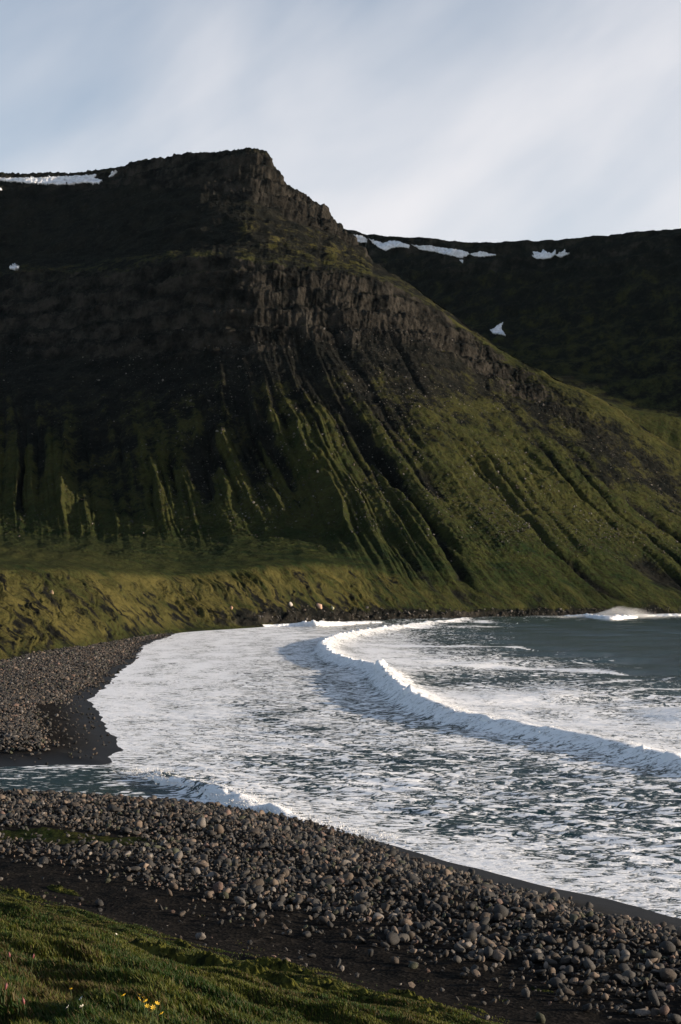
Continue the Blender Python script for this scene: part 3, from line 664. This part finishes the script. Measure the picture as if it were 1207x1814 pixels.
def breaker(cr, label, wid, seed, lump=0.5, name='breaking_wave', a0=0.0, a1=1.0, rough=1.0, shift=0.55):
    """a rolling crest of churned foam that follows the line of the wave"""
    X, Y, A = (v[int(len(v)*a0):int(len(v)*a1)] for v in cr)
    n = len(X); st = 0.35
    q = np.arange(0, (n-1)*0.8, st); s0 = np.arange(n)*0.8
    x = np.interp(q, s0, X); y = np.interp(q, s0, Y); A = np.interp(q, s0, A)
    tx = np.gradient(x); ty = np.gradient(y); L = np.hypot(tx, ty); tx /= L; ty /= L
    nx, ny = -ty, tx                                              # towards the sea side (left of the direction)
    K = 26; ph = np.linspace(-0.12, 1.04, K)*math.pi
    ends = sstep(0, 5, q)*sstep(q[-1], q[-1]-5, q)
    A = A*(1+0.30*vnoise2(q/5.0, q*0, seed+31)+0.18*vnoise2(q/1.9, q*0, seed+32))
    wv = (1+0.45*vnoise2(q/4.0, q*0+3, seed+33)+0.3*vnoise2(q/1.6, q*0+3, seed+34))[:, None]
    prof_q = -np.cos(ph)[None, :]*wv*wid*(0.65+0.35*A[:, None]/A.max()); prof_z = np.sin(ph)[None, :]
    off = prof_q-wid*shift
    hgt = (A*ends)[:, None]*prof_z*0.98+(-0.15)
    PX = x[:, None]+nx[:, None]*off; PY = y[:, None]+ny[:, None]*off; PZ = hgt
    amp = lump*(A/A.max()*ends)[:, None]*np.clip(prof_z+0.35, 0, 1)
    f1 = fbm3(PX/1.5, PY/1.5, PZ/1.2+q[:, None]*0.02, 4, seed, 0.6)
    f2 = np.abs(vnoise3(PX/0.55, PY/0.55, PZ/0.55, seed+9))
    dn = amp*(0.75*f1+0.75*(0.55-f2)*rough+0.4*vnoise3(PX/0.25, PY/0.25, PZ/0.25, seed+13))
    big = 0.25*(A*ends)[:, None]*vnoise2(q[:, None]/4.0, 0.3*prof_z, seed+20)*np.clip(prof_z, 0, 1)
    ca = -np.cos(ph)[None, :]; sa = np.sin(ph)[None, :]
    PX = PX+nx[:, None]*ca*dn; PY = PY+ny[:, None]*ca*dn; PZ = PZ+sa*dn+big
    me = grid_mesh(name, PX, PY, PZ)
    return link(me, name, M_FOAM, label=label, cat='wave', group='breaking waves in the bay')
breaker(CR1, 'long curling white breaker sweeping through the middle of the bay', 1.05, 501, 0.62, shift=0.2)
breaker(CR2, 'low foaming wave front rolling into the dark tide pool by the boulders', 0.75, 521, 0.26, shift=0.3)
breaker(CR3, 'small white breaker under the low cliff where the stony beach ends', 1.5, 541, 0.6)
breaker(CR4, 'distant white surf crest on the open water under the grassy far shore', 1.6, 561, 0.7)

# spray blown off the distant crest: many fine droplets in one cloud
def crest_flecks(cr, n, seed, up):
    r = np.random.default_rng(seed); k = r.uniform(0, len(cr[0])-1.01, n); i = k.astype(int); f = k-i
    x, y, A = (c[i]*(1-f)+c[i+1]*f for c in cr)
    d = r.normal(0, 1, n); a = np.abs(r.normal(0, 1, n))
    gust = np.clip(0.3+vnoise2(k/6, k*0, seed), 0, 1.2)
    x = x+d*0.7-0.3; y = y+r.normal(0, 0.7, n); z = A*(0.75+0.1*d)+a*up*A*gust
    rad = r.uniform(0.02, 0.075, n)*(0.8+y/350)
    T = np.array([[1,0,-.7],[-1,0,-.7],[0,1,.7],[0,-1,.7]])*0.8
    V = (np.c_[x, y, z][:, None, :]+T[None]*rad[:, None, None]).reshape(-1, 3)
    f4 = np.array([[0,1,2],[0,3,1],[0,2,3],[1,3,2]])
    return V, (np.arange(n)[:, None, None]*4+f4[None]).reshape(-1, 3)
for nm, cr, n, up in (('long', CR1, 9000, 0.28), ('low', CR2, 1800, 0.25)):
    V_, F_ = crest_flecks(cr, n, 571+n, up)
    link(raw_mesh('foam_flecks', V_, F_, True), 'foam_flecks', M_FOAM, kind='stuff', label='drops thrown up along the crest of the %s breaker' % nm)
def spray():
    px, py = 1078, 1091; x0, y0 = world_at(px, py, 1.0)
    n = 20000; r = RNG
    u = r.normal(0, 1, n); a = r.uniform(0, 1, n)**1.15
    x = float(x0)+u*9.5+a*7; y = float(y0)+r.normal(0, 3, n)
    z = 0.3+a*(6.0*np.exp(-(u*0.8-0.15)**2)+0.8)*(0.8+0.15*vnoise2(u*1.2, u*0, 5))+r.normal(0, .2, n)
    rad = r.uniform(0.05, 0.22, n)*(1.3-a)
    T = np.array([[1,0,-.7],[-1,0,-.7],[0,1,.7],[0,-1,.7]])*0.8
    V = (np.c_[x, y, z][:, None, :]+T[None]*rad[:, None, None]).reshape(-1, 3)
    f = np.array([[0,1,2],[0,3,1],[0,2,3],[1,3,2]])
    Fc = (np.arange(n)[:, None, None]*4+f[None]).reshape(-1, 3)
    me = raw_mesh('sea_spray', V, Fc, True); link(me, 'sea_spray', M_FOAM, kind='stuff', label='pale spray blown off the distant surf crest')
spray()

# ---------------------------------------------------------------- stones
def stone_node(t, col):
    co = t.add('ShaderNodeTexCoord').outputs['Object']
    n = t.noise(co, 5.0, 6, 0.65); n2 = t.noise(co, 28.0, 3, 0.6)
    c = t.mix(t.ramp(n, 0.3, 0.72), t.mix(1.0, col, (0.55, 0.55, 0.55), 'MULTIPLY'), col)
    c = t.mix(t.math('MULTIPLY', t.ramp(n2, 0.58, 0.75), 0.3), c, (0.20, 0.18, 0.16))
    return c, t.math('ADD', t.math('MULTIPLY', n, 0.7), t.math('MULTIPLY', n2, 0.3))
def mat_stone(name, by_object):
    m, t, bs = new_mat(name)
    col = t.add('ShaderNodeObjectInfo').outputs['Color'] if by_object else t.attr('Col', 0)
    c, h = stone_node(t, col)
    bmp = t.add('ShaderNodeBump', {'Height': h, 'Strength': 0.5, 'Distance': 0.04})
    put(t, bs, Base_Color=c, Roughness=0.8, Normal=bmp.outputs[0])
    bs.inputs['Specular IOR Level'].default_value = 0.3
    return m
M_STONE, M_STONES = mat_stone('boulder_stone', True), mat_stone('cobble_stone', False)
def ico(sub):
    bm = bmesh.new(); bmesh.ops.create_icosphere(bm, subdivisions=sub, radius=1.0)
    V = np.array([v.co[:] for v in bm.verts]); Fc = np.array([[v.index for v in f.verts] for f in bm.faces]); bm.free()
    return V, Fc
def stone_shape(sub, seed, aspect, ang):
    """a water-worn stone: a sphere cut by a few soft planes, then squashed"""
    V, Fc = ico(sub); r = np.random.default_rng(seed)
    for _ in range(7 if ang < 0.5 else 10):
        n = r.normal(size=3); n /= np.linalg.norm(n); h = r.uniform(0.5, 0.85) if ang > 0.5 else r.uniform(0.6, 0.9)
        over = np.clip(V@n-h, 0, None); V = V-(over*(0.92 if ang > 0.5 else 0.7))[:, None]*n
    V = V*(1+0.10*vnoise3(V[:, 0]*1.6+seed, V[:, 1]*1.6, V[:, 2]*1.6, seed)[:, None])
    return V*np.array(aspect), Fc
SHAPES = {'round': [(1, .9, .8), (1, .86, .74), (1, .95, .85)], 'oblong': [(1, .62, .55), (1, .55, .5), (1, .66, .5)], 'flat': [(1, .8, .38), (1, .7, .34), (1, .85, .42)], 'blocky': [(1, .8, .7), (1, .75, .62), (1, .7, .7)]}
VARS = []
for kd, asps in SHAPES.items():
    for i, a in enumerate(asps):
        VARS.append((kd, stone_shape(2, 900+len(VARS)*7, a, 0.3 if kd == 'round' else 0.8), stone_shape(1, 900+len(VARS)*7, a, 0.3 if kd == 'round' else 0.8)))
TONES = {'dark grey': (0.030, 0.029, 0.028), 'grey': (0.060, 0.056, 0.051), 'pale grey': (0.155, 0.139, 0.124), 'brown': (0.064, 0.051, 0.040), 'tan': (0.145, 0.111, 0.085), 'rusty pink': (0.145, 0.095, 0.075), 'greenish': (0.057, 0.060, 0.037)}
TN = list(TONES); TP = [.36, .22, .06, .18, .11, .03, .04]
def rotmats(n, r, tilt):
    yaw = r.uniform(0, 2*math.pi, n); tx = r.normal(0, tilt, n); ty = r.normal(0, tilt, n)
    c, s = np.cos(yaw), np.sin(yaw); z = np.zeros(n); o = np.ones(n)
    Rz = np.stack([np.stack([c, -s, z], -1), np.stack([s, c, z], -1), np.stack([z, z, o], -1)], 1)
    c, s = np.cos(tx), np.sin(tx); Rx = np.stack([np.stack([o, z, z], -1), np.stack([z, c, -s], -1), np.stack([z, s, c], -1)], 1)
    c, s = np.cos(ty), np.sin(ty); Ry = np.stack([np.stack([c, z, s], -1), np.stack([z, o, z], -1), np.stack([-s, z, c], -1)], 1)
    return Ry@Rx@Rz
def bake(name, sel, P, size, var, R, colr, fine, label, kind='stuff', mat=None):
    VV, FF, CC = [], [], []; base = 0
    for k in range(len(VARS)):
        ii = np.nonzero(sel & (var == k))[0]
        if not len(ii): continue
        V, Fc = VARS[k][1] if fine else VARS[k][2]
        W = np.einsum('nij,vj->nvi', R[ii]*size[ii][:, None, None], V)+P[ii][:, None, :]
        VV.append(W.reshape(-1, 3)); FF.append((Fc[None]+(np.arange(len(ii))*len(V))[:, None, None]).reshape(-1, 3)+base)
        CC.append(np.repeat(colr[ii], len(V), 0)); base += len(ii)*len(V)
    me = raw_mesh(name, np.concatenate(VV), np.concatenate(FF), fine, None, np.concatenate(CC))
    return link(me, name, mat or M_STONES, kind=kind, label=label)

def near_stones():
    r = np.random.default_rng(77)
    g = 0.265
    A, B = np.meshgrid(np.arange(-95, 30, g), np.arange(-6, 34, g))     # along the beach, inland
    A = A.ravel()+r.uniform(-.5, .5, A.size)*g; B = B.ravel()+r.uniform(-.5, .5, B.size)*g
    x = TAN[0]*A-NRM[0]*(B-57.3); y = TAN[1]*A-NRM[1]*(B-57.3)
    keep = (y > 24) & (y < 104); x, y = x[keep], y[keep]
    px = CX+x*F/y; keep = (px > -170) & (px < 1400); x, y = x[keep], y[keep]
    z, D, s, al, near = ground_parts(x, y)
    e = fbm2(al*0.11, s*0.22, 3, 51); patch = np.exp(-(((x+13.5)/5.5)**2+((y-71)/2.6)**2))
    start = np.interp(x, [-24, -6, -2, 6, 12, 20], [0.2, 0.2, 0.5, 2.6, 5.2, 6.0])
    p = sstep(start, start+1.2, D+0.7*e)*sstep(23.5, 16.0, s+2.8*e)
    p = p*(1-0.85*sstep(0.35, 0.7, patch))
    sparse = 0.05*sstep(29.5, 23, s+2*e)*sstep(0.3, 1.2, D)*np.where(D < start, sstep(3.5, 5, D)*0.5, 1)
    lone = r.uniform(0, 1, len(x))
    keep = lone < np.maximum(0.8*p, sparse)
    keep &= D > 0.1
    x, y, z, D, s = x[keep], y[keep], z[keep], D[keep], s[keep]
    n = len(x)
    size = np.clip(r.lognormal(math.log(0.118), 0.46, n), 0.05, 0.34)
    size *= np.interp(s, [18, 24, 28], [1, 0.75, 0.5])
    var = r.choice(12, n, p=[.04]*3+[.11]*3+[.09]*3+[.28/3]*3); R = rotmats(n, r, 0.6)
    tone = r.choice(len(TN), n, p=TP); col = np.array([TONES[k] for k in TN])[tone]*np.exp(r.normal(0, .18, n))[:, None]
    wetf = sstep(4.0, 1.0, D)[:, None]; col = col*(1-0.6*wetf)
    P = np.c_[x, y, z+size*0.22+r.uniform(0, 0.17, n)]
    return P, size, var, R, tone, col, D, s
P, size, var, R, tone, colr, Dn, Sn = near_stones()
ppx, ppy = to_px(P[:, 0], P[:, 1], P[:, 2])
inframe = (ppx > 4) & (ppx < 1203) & (ppy < 1806)
app = np.where(inframe, size/P[:, 1], 0)
big = np.zeros(len(P), bool); big[np.argsort(-app)[:300]] = True
bake('beach_boulders', ~big & (size/P[:, 1] > 0.0034), P, size, var, R, colr, True, 'smaller grey and brown boulders covering the near beach')
bake('beach_cobbles', ~big & (size/P[:, 1] <= 0.0034), P, size, var, R, colr, False, 'small dark cobbles filling the near beach')
# the 300 boulders that show largest, each one an object
BM = []
for k, (kd, fine, _) in enumerate(VARS):
    me = raw_mesh('boulder', fine[0], fine[1], True); me.materials.append(M_STONE); BM.append(me)
ids = np.nonzero(big)[0]; ids = ids[np.argsort(ppy[ids])]
qs = np.quantile(size[ids], [0.33, 0.75])
zones = lambda i: ('by the wash' if Dn[i] < 4.5 else 'on the seaward face' if Dn[i] < 9 else 'on the bank crest' if Dn[i] < 14 else 'on the landward side' if Sn[i] < 20.5 else 'at the gravel edge' if Sn[i] < 24 else 'out on dark gravel')
bands = lambda p: ['under the tide pool', 'under the small wave front', 'in mid photo', 'under the wet sand', 'at the seaward end'][int(min(4, max(0, p//242)))]
from collections import defaultdict
groups = defaultdict(list)
for i in ids:
    sz = 'small' if size[i] < qs[0] else 'large' if size[i] > qs[1] else 'mid-sized'
    groups[(sz, TN[tone[i]], VARS[var[i]][0], zones(i), bands(ppx[i]))].append(i)
LBL = {}
ordw = ['first', 'second', 'third', 'fourth', 'fifth', 'sixth', 'seventh', 'eighth', 'ninth', 'tenth']
for (sz, tn, kd, zn, bd), L in groups.items():
    L.sort(key=lambda i: ppx[i])
    for j, i in enumerate(L):
        pre = '' if len(L) == 1 else ordw[min(j, 9)]+' '
        LBL[i] = f'{pre}{sz} {tn} {kd} boulder {zn} {bd}'
for i in ids:
    o = bpy.data.objects.new('boulder', BM[var[i]]); COL.objects.link(o)
    M = np.eye(4); M[:3, :3] = R[i]*size[i]; M[:3, 3] = P[i]
    from mathutils import Matrix
    o.matrix_world = Matrix(M.tolist())
    o.color = (*colr[i], 1)
    o['label'] = LBL[i]; o['category'] = 'boulder'; o['group'] = 'boulders on the near beach'

# cobbles of the beach across the water
def far_stones():
    r = np.random.default_rng(78)
    n0 = 170000
    py = 1040+np.exp(r.uniform(math.log(62), math.log(345), n0)); pxx = r.uniform(-140, 420, n0)
    x, y = world_at(pxx, py, 2.0)
    # even cover per square metre, thinned with distance
    keep = r.uniform(0, 1, n0) < np.clip((y/330)**1.0, 0.25, 1); x, y = x[keep], y[keep]
    keep = (y > 112) & (y < 560); x, y = x[keep], y[keep]
    z, D, s, al, near = ground_parts(x, y)
    e = fbm2(x*0.07, y*0.045, 3, 53)
    spit = np.exp(-(((x+23)/8.5)**2+((y-150)/34)**2))
    st = np.interp(y, [112, 125, 170, 190, 240], [4.5, 6.5, 6.0, 3.0, 1.0])
    p = sstep(st, st+2.5, D+2*e)*(1-0.9*sstep(0.45, 0.75, spit+0.12*e))
    ft = m_foot_d(CX+x*F/y)
    p = np.maximum(p, 0.05*sstep(0.5, 2, D)); p *= sstep(ft+4, ft-8, y)
    keep = (r.uniform(0, 1, len(x)) < p); x, y, z, D = x[keep], y[keep], z[keep], D[keep]
    n = len(x)
    size = np.clip(r.lognormal(math.log(0.16), 0.33, n), 0.08, 0.45)*np.interp(y, [110, 300, 550], [1.0, 1.35, 1.8])
    var = r.integers(0, len(VARS), n); R = rotmats(n, r, 0.4)
    tone = r.choice(len(TN), n, p=TP); col = np.array([TONES[k] for k in TN])[tone]*np.exp(r.normal(0, .2, n))[:, None]*0.95
    col = col*(1-0.5*sstep(5, 1.5, D)[:, None])
    return np.c_[x, y, z+size*0.25+r.uniform(0, .1, n)], size, var, R, col
fP, fs, fv, fR, fc = far_stones()
bake('far_cobbles', np.ones(len(fP), bool), fP, fs, fv, fR, fc, False, 'grey cobbles covering the beach beyond the tide pool')
print('stones', len(P), len(fP))

# scree blocks on the mountain fans
def scree():
    r = np.random.default_rng(79)
    X, Y, Z, T, PX = MG
    wgt = sstep(2.2, 2.6, T)*(1-sstep(4.0, 4.3, T))*(0.3+sstep(150, 500, PX))*(0.25+np.clip(fbm2(X/60, Z/60, 2, 601)+0.2, 0, 1))
    wgt += 0.8*sstep(0.98, 1.03, T)*(1-sstep(1.15, 1.35, T))*sstep(420, 520, PX)
    wgt[:, (PX[0] < -60) | (PX[0] > 1270)] = 0
    cs = np.cumsum(wgt.ravel()); k = np.searchsorted(cs, r.uniform(0, cs[-1], 9000))
    P = np.c_[X.ravel()[k], Y.ravel()[k], Z.ravel()[k]]+r.uniform(-.8, .8, (len(k), 3))*np.array([1, 0, 0])
    n = len(k); size = np.clip(r.lognormal(math.log(0.36), 0.5, n), 0.15, 1.8)
    var = r.integers(9, 12, n); R = rotmats(n, r, 0.5)
    col = np.array([TONES['grey'], TONES['pale grey'], TONES['brown'], TONES['dark grey']])[r.integers(0, 4, n)]*r.uniform(0.5, 1.5, n)[:, None]
    P[:, 2] += size*0.2
    bake('scree_blocks', np.ones(n, bool), P, size, var, R, col, False, 'loose fallen blocks scattered over the mountain fans')
scree()
# pale fallen rocks at the foot of the low cliff
for (px, py, sz, tn, lb) in ((565, 1076, 2.3, (0.55, 0.36, 0.26), 'large pale orange rock at the foot of the low shore cliff'), (515, 1071, 1.5, (0.5, 0.45, 0.4), 'pale upright rock on the slope near the pale orange rock'), (410, 1078, 1.2, (0.42, 0.26, 0.17), 'rusty rock where the bank meets the cobble beach'),
                             (589, 1078, 1.2, (0.5, 0.48, 0.32), 'small yellowish rock just past the pale orange rock'), (92, 1051, 1.0, (0.28, 0.2, 0.12), 'brown rock standing alone on the dry grass bank'), (52, 1170, 0.55, (0.6, 0.55, 0.5), 'white stone where cobbles meet the dry grass bank')):
    p, nr = ray(mountain, px, py)
    if p is None or py > 1150:
        q = pix_ground(px, py); p = np.array(q)
    o = bpy.data.objects.new('rock', BM[random.randrange(9, 12)]); COL.objects.link(o)
    o.location = Vector(p)+Vector((0, -0.3, sz*0.15)); o.scale = (sz*0.8, sz*0.8, sz*1.2); o.rotation_euler = (0.2, 0.1, random.uniform(0, 6)); o.color = (*tn, 1)
    o['label'] = lb; o['category'] = 'rock'

# ---------------------------------------------------------------- grass, moss and flowers
def mat_grass():
    m, t, bs = new_mat('grass_blade')
    c = t.attr('Col', 0)
    put(t, bs, Base_Color=c, Roughness=0.6)
    bs.inputs['Specular IOR Level'].default_value = 0.2
    tr = t.add('ShaderNodeBsdfTranslucent', {'Color': t.mix(1.0, c, (1.1, 1.2, 0.6), 'MULTIPLY')})
    mx = t.add('ShaderNodeMixShader', {0: 0.35, 1: bs.outputs[0], 2: tr.outputs[0]})
    t.l.new(mx.outputs[0], t.n['Material Output'].inputs[0])
    return m
M_GRASS = mat_grass()
def grass():
    r = np.random.default_rng(80)
    n0 = 700000
    y = 9.0*np.exp(r.uniform(0, math.log(66/9.0), n0)); u = r.uniform(-0.27, 0.12, n0); x = u*y
    keep = r.uniform(0, 1, n0) < np.clip((y/26)**0.6, 0.4, 1); x, y = x[keep], y[keep]
    z, D, s, al, near = ground_parts(x, y)
    edge = fbm2(al*0.16, s*0.5, 4, 41)+0.45*fbm2(x*0.9, y*0.9, 3, 42)
    g = sstep(24.6, 30.5, s+3.6*edge)
    patch = np.exp(-(((x+13.5)/5.5)**2+((y-71)/2.6)**2)); g = np.maximum(g, 0.8*sstep(0.4, 0.8, patch+0.25*edge))
    clump = fbm2(x*1.6, y*1.6, 3, 611)
    keep = r.uniform(0, 1, len(x)) < g*np.clip(0.75+0.6*clump, 0.1, 1); x, y, z, s, clump, al = (v[keep] for v in (x, y, z, s, clump, al))
    n = len(x)
    lush = sstep(-0.35, 0.5, fbm2(al*0.2, s*0.45, 3, 613)+0.5*sstep(36, 45, s)-0.1)
    hgt = (0.022+0.058*lush*sstep(28, 42, s))*r.uniform(0.6, 1.5, n)+0.02
    wdt = hgt*0.05+0.0025+0.00016*y
    ang = r.uniform(0, 2*math.pi, n); lean = r.uniform(0.15, 0.8, n); la = r.normal(2.7, 1.0, n)
    dx, dy = np.cos(ang)*wdt, np.sin(ang)*wdt
    lx, ly = np.cos(la)*lean*hgt, np.sin(la)*lean*hgt
    b0 = np.c_[x-dx, y-dy, z-0.02]; b1 = np.c_[x+dx, y+dy, z-0.02]
    m0 = np.c_[x-dx*.75+lx*.35, y-dy*.75+ly*.35, z+hgt*.6]; m1 = np.c_[x+dx*.75+lx*.35, y+dy*.75+ly*.35, z+hgt*.6]
    tp = np.c_[x+lx, y+ly, z+hgt]
    V = np.stack([b0, b1, m1, m0, tp], 1).reshape(-1, 3)
    i = np.arange(n)[:, None]*5
    Fc = np.concatenate([i+np.array([0, 1, 2]), i+np.array([0, 2, 3]), i+np.array([3, 2, 4])])
    a = np.array([0.022, 0.046, 0.008]); b = np.array([0.088, 0.094, 0.018]); c = np.array([0.075, 0.056, 0.022])
    yel = sstep(-0.2, 0.5, fbm2(al*0.3+7, s*0.5, 3, 617)+0.35*r.normal(0, 1, n))
    col = a*(1-yel)[:, None]+b*yel[:, None]
    brown = (r.uniform(0, 1, n) < 0.17+0.4*sstep(0.0, 0.5, fbm2(al*0.25-4, s*0.6, 3, 619)))[:, None]
    col = np.where(brown, c, col)*r.uniform(0.65, 1.35, n)[:, None]
    me = raw_mesh('grass', V, Fc, False, None, np.repeat(col, 5, 0))
    link(me, 'grass', M_GRASS, kind='stuff', label='short rough grass on the slope above the beach')
    print('blades', n)
grass()
def mat_moss():
    m, t, bs = new_mat('moss')
    co = t.add('ShaderNodeTexCoord').outputs['Object']
    c = t.mix(t.ramp(t.noise(co, 3.0, 6, 0.65), 0.35, 0.65), (0.010, 0.014, 0.004), (0.085, 0.085, 0.016))
    bmp = t.add('ShaderNodeBump', {'Height': t.noise(co, 30, 5, 0.7), 'Strength': 0.9, 'Distance': 0.03})
    put(t, bs, Base_Color=c, Roughness=1.0, Normal=bmp.outputs[0]); bs.inputs['Specular IOR Level'].default_value = 0.1
    return m
M_MOSS = mat_moss()
def moss(px, py, la, lb, h, label, seed):
    x0, y0, _ = pix_ground(px, py)
    nr, na = 30, 110
    rr = np.linspace(0, 1, nr)[:, None]; th = np.linspace(0, 2*math.pi, na)[None, :]
    ed = 1+0.28*fbm2(np.cos(th)*1.3+seed, np.sin(th)*1.3, 3, seed)
    ed[:, -1] = ed[:, 0]
    a = rr*ed*np.cos(th)*la; b = rr*ed*np.sin(th)*lb
    X = x0+TAN[0]*a+NRM[0]*b; Y = y0+TAN[1]*a+NRM[1]*b
    Z = ground_z(X, Y)+h*np.sqrt(np.clip(1-rr**2, 0, 1))*(1+0.6*fbm2(X*2.2, Y*2.2, 3, seed+1)+0.5*fbm2(X*9, Y*9, 2, seed+2))-0.05+0*th
    me = grid_mesh('moss_cushion', X, Y, Z, flip=True)
    link(me, 'moss_cushion', M_MOSS, label=label, cat='moss', group='moss cushions along the gravel')
moss(560, 1749, 1.0, .35, .16, 'bright yellow moss cushion lowest on the gravel, a small lens shape', 701)
moss(495, 1722, 1.5, .40, .22, 'long yellow green moss mound lying above the bright lens of moss', 702)
moss(470, 1738, 1.3, .35, .18, 'flat moss mound just under the long yellow green one', 703)
moss(320, 1676, .9, .30, .14, 'thin moss streak on dark gravel beside the grass tongue', 704)
moss(285, 1690, 1.1, .35, .2, 'green moss hummock at the tip of the grass tongue', 705)
moss(375, 1705, 1.0, .35, .16, 'moss cushion between the grass tongue and the long mound', 706)
moss(735, 1772, 1.1, .35, .18, 'moss mound beside the stones at the end of the grass', 707)
moss(745, 1800, .9, .3, .15, 'rounded moss clump at the bottom edge under the end mound', 708)
moss(660, 1765, .8, .25, .12, 'small moss pad between the yellow lens and the end mound', 709)
moss(960, 1757, .5, .18, .1, 'tiny moss tuft among scattered stones out on the gravel', 710)
moss(40, 1592, 1.6, .4, .2, 'pale moss ledge on the upper grass edge by the gravel', 711)
moss(110, 1580, 1.2, .3, .15, 'narrow moss strip further out than the pale ledge', 712)
moss(845, 1790, .5, .2, .1, 'little moss patch at the bottom by lone stones', 713)

def plain(name, c, rough=0.6):
    m, t, bs = new_mat(name)
    co = t.add('ShaderNodeTexCoord').outputs['Object']
    col = t.mix(t.noise(co, 40, 3), tuple(v*0.75 for v in c), c); put(t, bs, Base_Color=col, Roughness=rough); return m
M_YEL, M_WHT, M_PNK, M_STEM = plain('yellow_petal', (0.75, 0.48, 0.03)), plain('white_petal', (0.72, 0.68, 0.6)), plain('pink_petal', (0.24, 0.07, 0.07)), plain('flower_stem', (0.05, 0.08, 0.02))
def petals(rad, n, cup):
    V = [(0, 0, 0)]; Fc = []
    for k in range(n):
        a = 2*math.pi*k/n; da = 0.8*math.pi/n; b = len(V)
        for (q, w_, zz) in ((0.45, -1, .3), (1.0, -.6, 1), (1.12, 0, 1), (1.0, .6, 1), (0.45, 1, .3)):
            V.append((math.cos(a+da*w_)*rad*q, math.sin(a+da*w_)*rad*q, zz*cup*rad))
        Fc += [(0, b, b+1, b+2), (0, b+2, b+3, b+4)]
    return np.array(V), np.array(Fc)
def spike(rad, h):
    V, Fc = [], []; K = 7; N = 9
    for i in range(N):
        t_ = i/(N-1); rr = rad*math.sin(math.pi*(0.1+0.88*t_))*(1+0.25*(i % 2))
        for k in range(K): V.append((math.cos(k*2*math.pi/K+i)*rr, math.sin(k*2*math.pi/K+i)*rr, h*t_))
    for i in range(N-1):
        for k in range(K): Fc.append((i*K+k, i*K+(k+1) % K, (i+1)*K+(k+1) % K, (i+1)*K+k))
    return np.array(V), np.array(Fc)
def stem_mesh(h, r=0.004):
    V, Fc = [], []; K = 5
    for i in range(5):
        t_ = i/4
        for k in range(K): V.append((math.cos(k*2*math.pi/K)*r+0.02*t_*t_, math.sin(k*2*math.pi/K)*r, h*t_))
    for i in range(4):
        for k in range(K): Fc.append((i*K+k, i*K+(k+1) % K, (i+1)*K+(k+1) % K, (i+1)*K+k))
    return raw_mesh('stem', np.array(V), np.array(Fc), True)
def flower(px, py, kind, h, rad, label):
    x, y, z = pix_ground(px, py+h*F/16*0.7)
    e = bpy.data.objects.new('wildflower', None); COL.objects.link(e); e.location = (x, y, z); e.rotation_euler = (0, 0, random.uniform(0, 6))
    e['label'] = label; e['category'] = 'flower'; e['group'] = {'y': 'yellow wildflowers', 'w': 'white wildflowers', 'p': 'pink seed heads'}[kind]
    link(stem_mesh(h), 'stem', M_STEM, parent=e)
    if kind == 'p': V, Fc = spike(rad, rad*6); m = M_PNK
    else: V, Fc = petals(rad, 7 if kind == 'y' else 5, 0.35); m = M_YEL if kind == 'y' else M_WHT
    hd = link(raw_mesh('flower_head', V, Fc, True), 'flower_head', m, parent=e)
    hd.location = (0.02, 0, h); hd.rotation_euler = (random.uniform(0.5, 1.0), random.uniform(-.2, .6), 0) if kind != 'p' else (0.1, 0.2, 0)
YF = [(250,1776,'topmost yellow flower in the cluster'), (257,1783,'yellow flower just under the topmost one'), (245,1786,'yellow flower at the cluster edge nearest the dark hollow'), (262,1791,'yellow flower in the middle of the cluster'), (268,1799,'large yellow flower low in the cluster'), (276,1796,'yellow flower at the seaward edge of the cluster'), (271,1806,'yellow flower under the large low one'), (290,1811,'yellow flower cut by the bottom edge, apart from its cluster'), (258,1797,'small yellow flower beside the large low one'), (222,1778,'single yellow flower between the cluster and white flowers'), (128,1762,'lone yellow bloom above the white flowers')]
for a, b, lb in YF: flower(a, b, 'y', 0.20, 0.026, lb)
for a, b, lb in [(121,1797,'upright white flower by the dark hollow'), (149,1799,'white flower with wide petals in bright grass'), (146,1786,'dim white flower behind the wide petalled one'), (205,1655,'distant white flower on the upper turf')]: flower(a, b, 'w', 0.18, 0.024, lb)
for a, b, lb in [(7,1772,'pink flower spike at the edge of the dark hollow'), (20,1700,'salmon seed head standing on the upper grass'), (56,1703,'dull red seed head beside the salmon one'), (46,1796,'short pink spike down in the dark hollow')]: flower(a, b, 'p', 0.24, 0.013, lb)

# ---------------------------------------------------------------- thin sea air between here and the far mountains
def air():
    bm = bmesh.new(); bmesh.ops.create_cube(bm, size=1.0)
    me = bpy.data.meshes.new('haze'); bm.to_mesh(me); bm.free()
    m = bpy.data.materials.new('sea_air'); m.use_nodes = True; t = NT(m.node_tree); t.n.clear()
    v = t.add('ShaderNodeVolumePrincipled', {'Color': (0.60, 0.90, 1.0, 1), 'Density': 2.5e-6, 'Anisotropy': 0.0})
    t.add('ShaderNodeOutputMaterial', {'Volume': v.outputs[0]})
    o = link(me, 'haze', m, kind='stuff', label='thin bluish sea air over the whole bay')
    o.scale = (60000, 60000, 640); o.location = (0, 0, 640/2-60)
air()
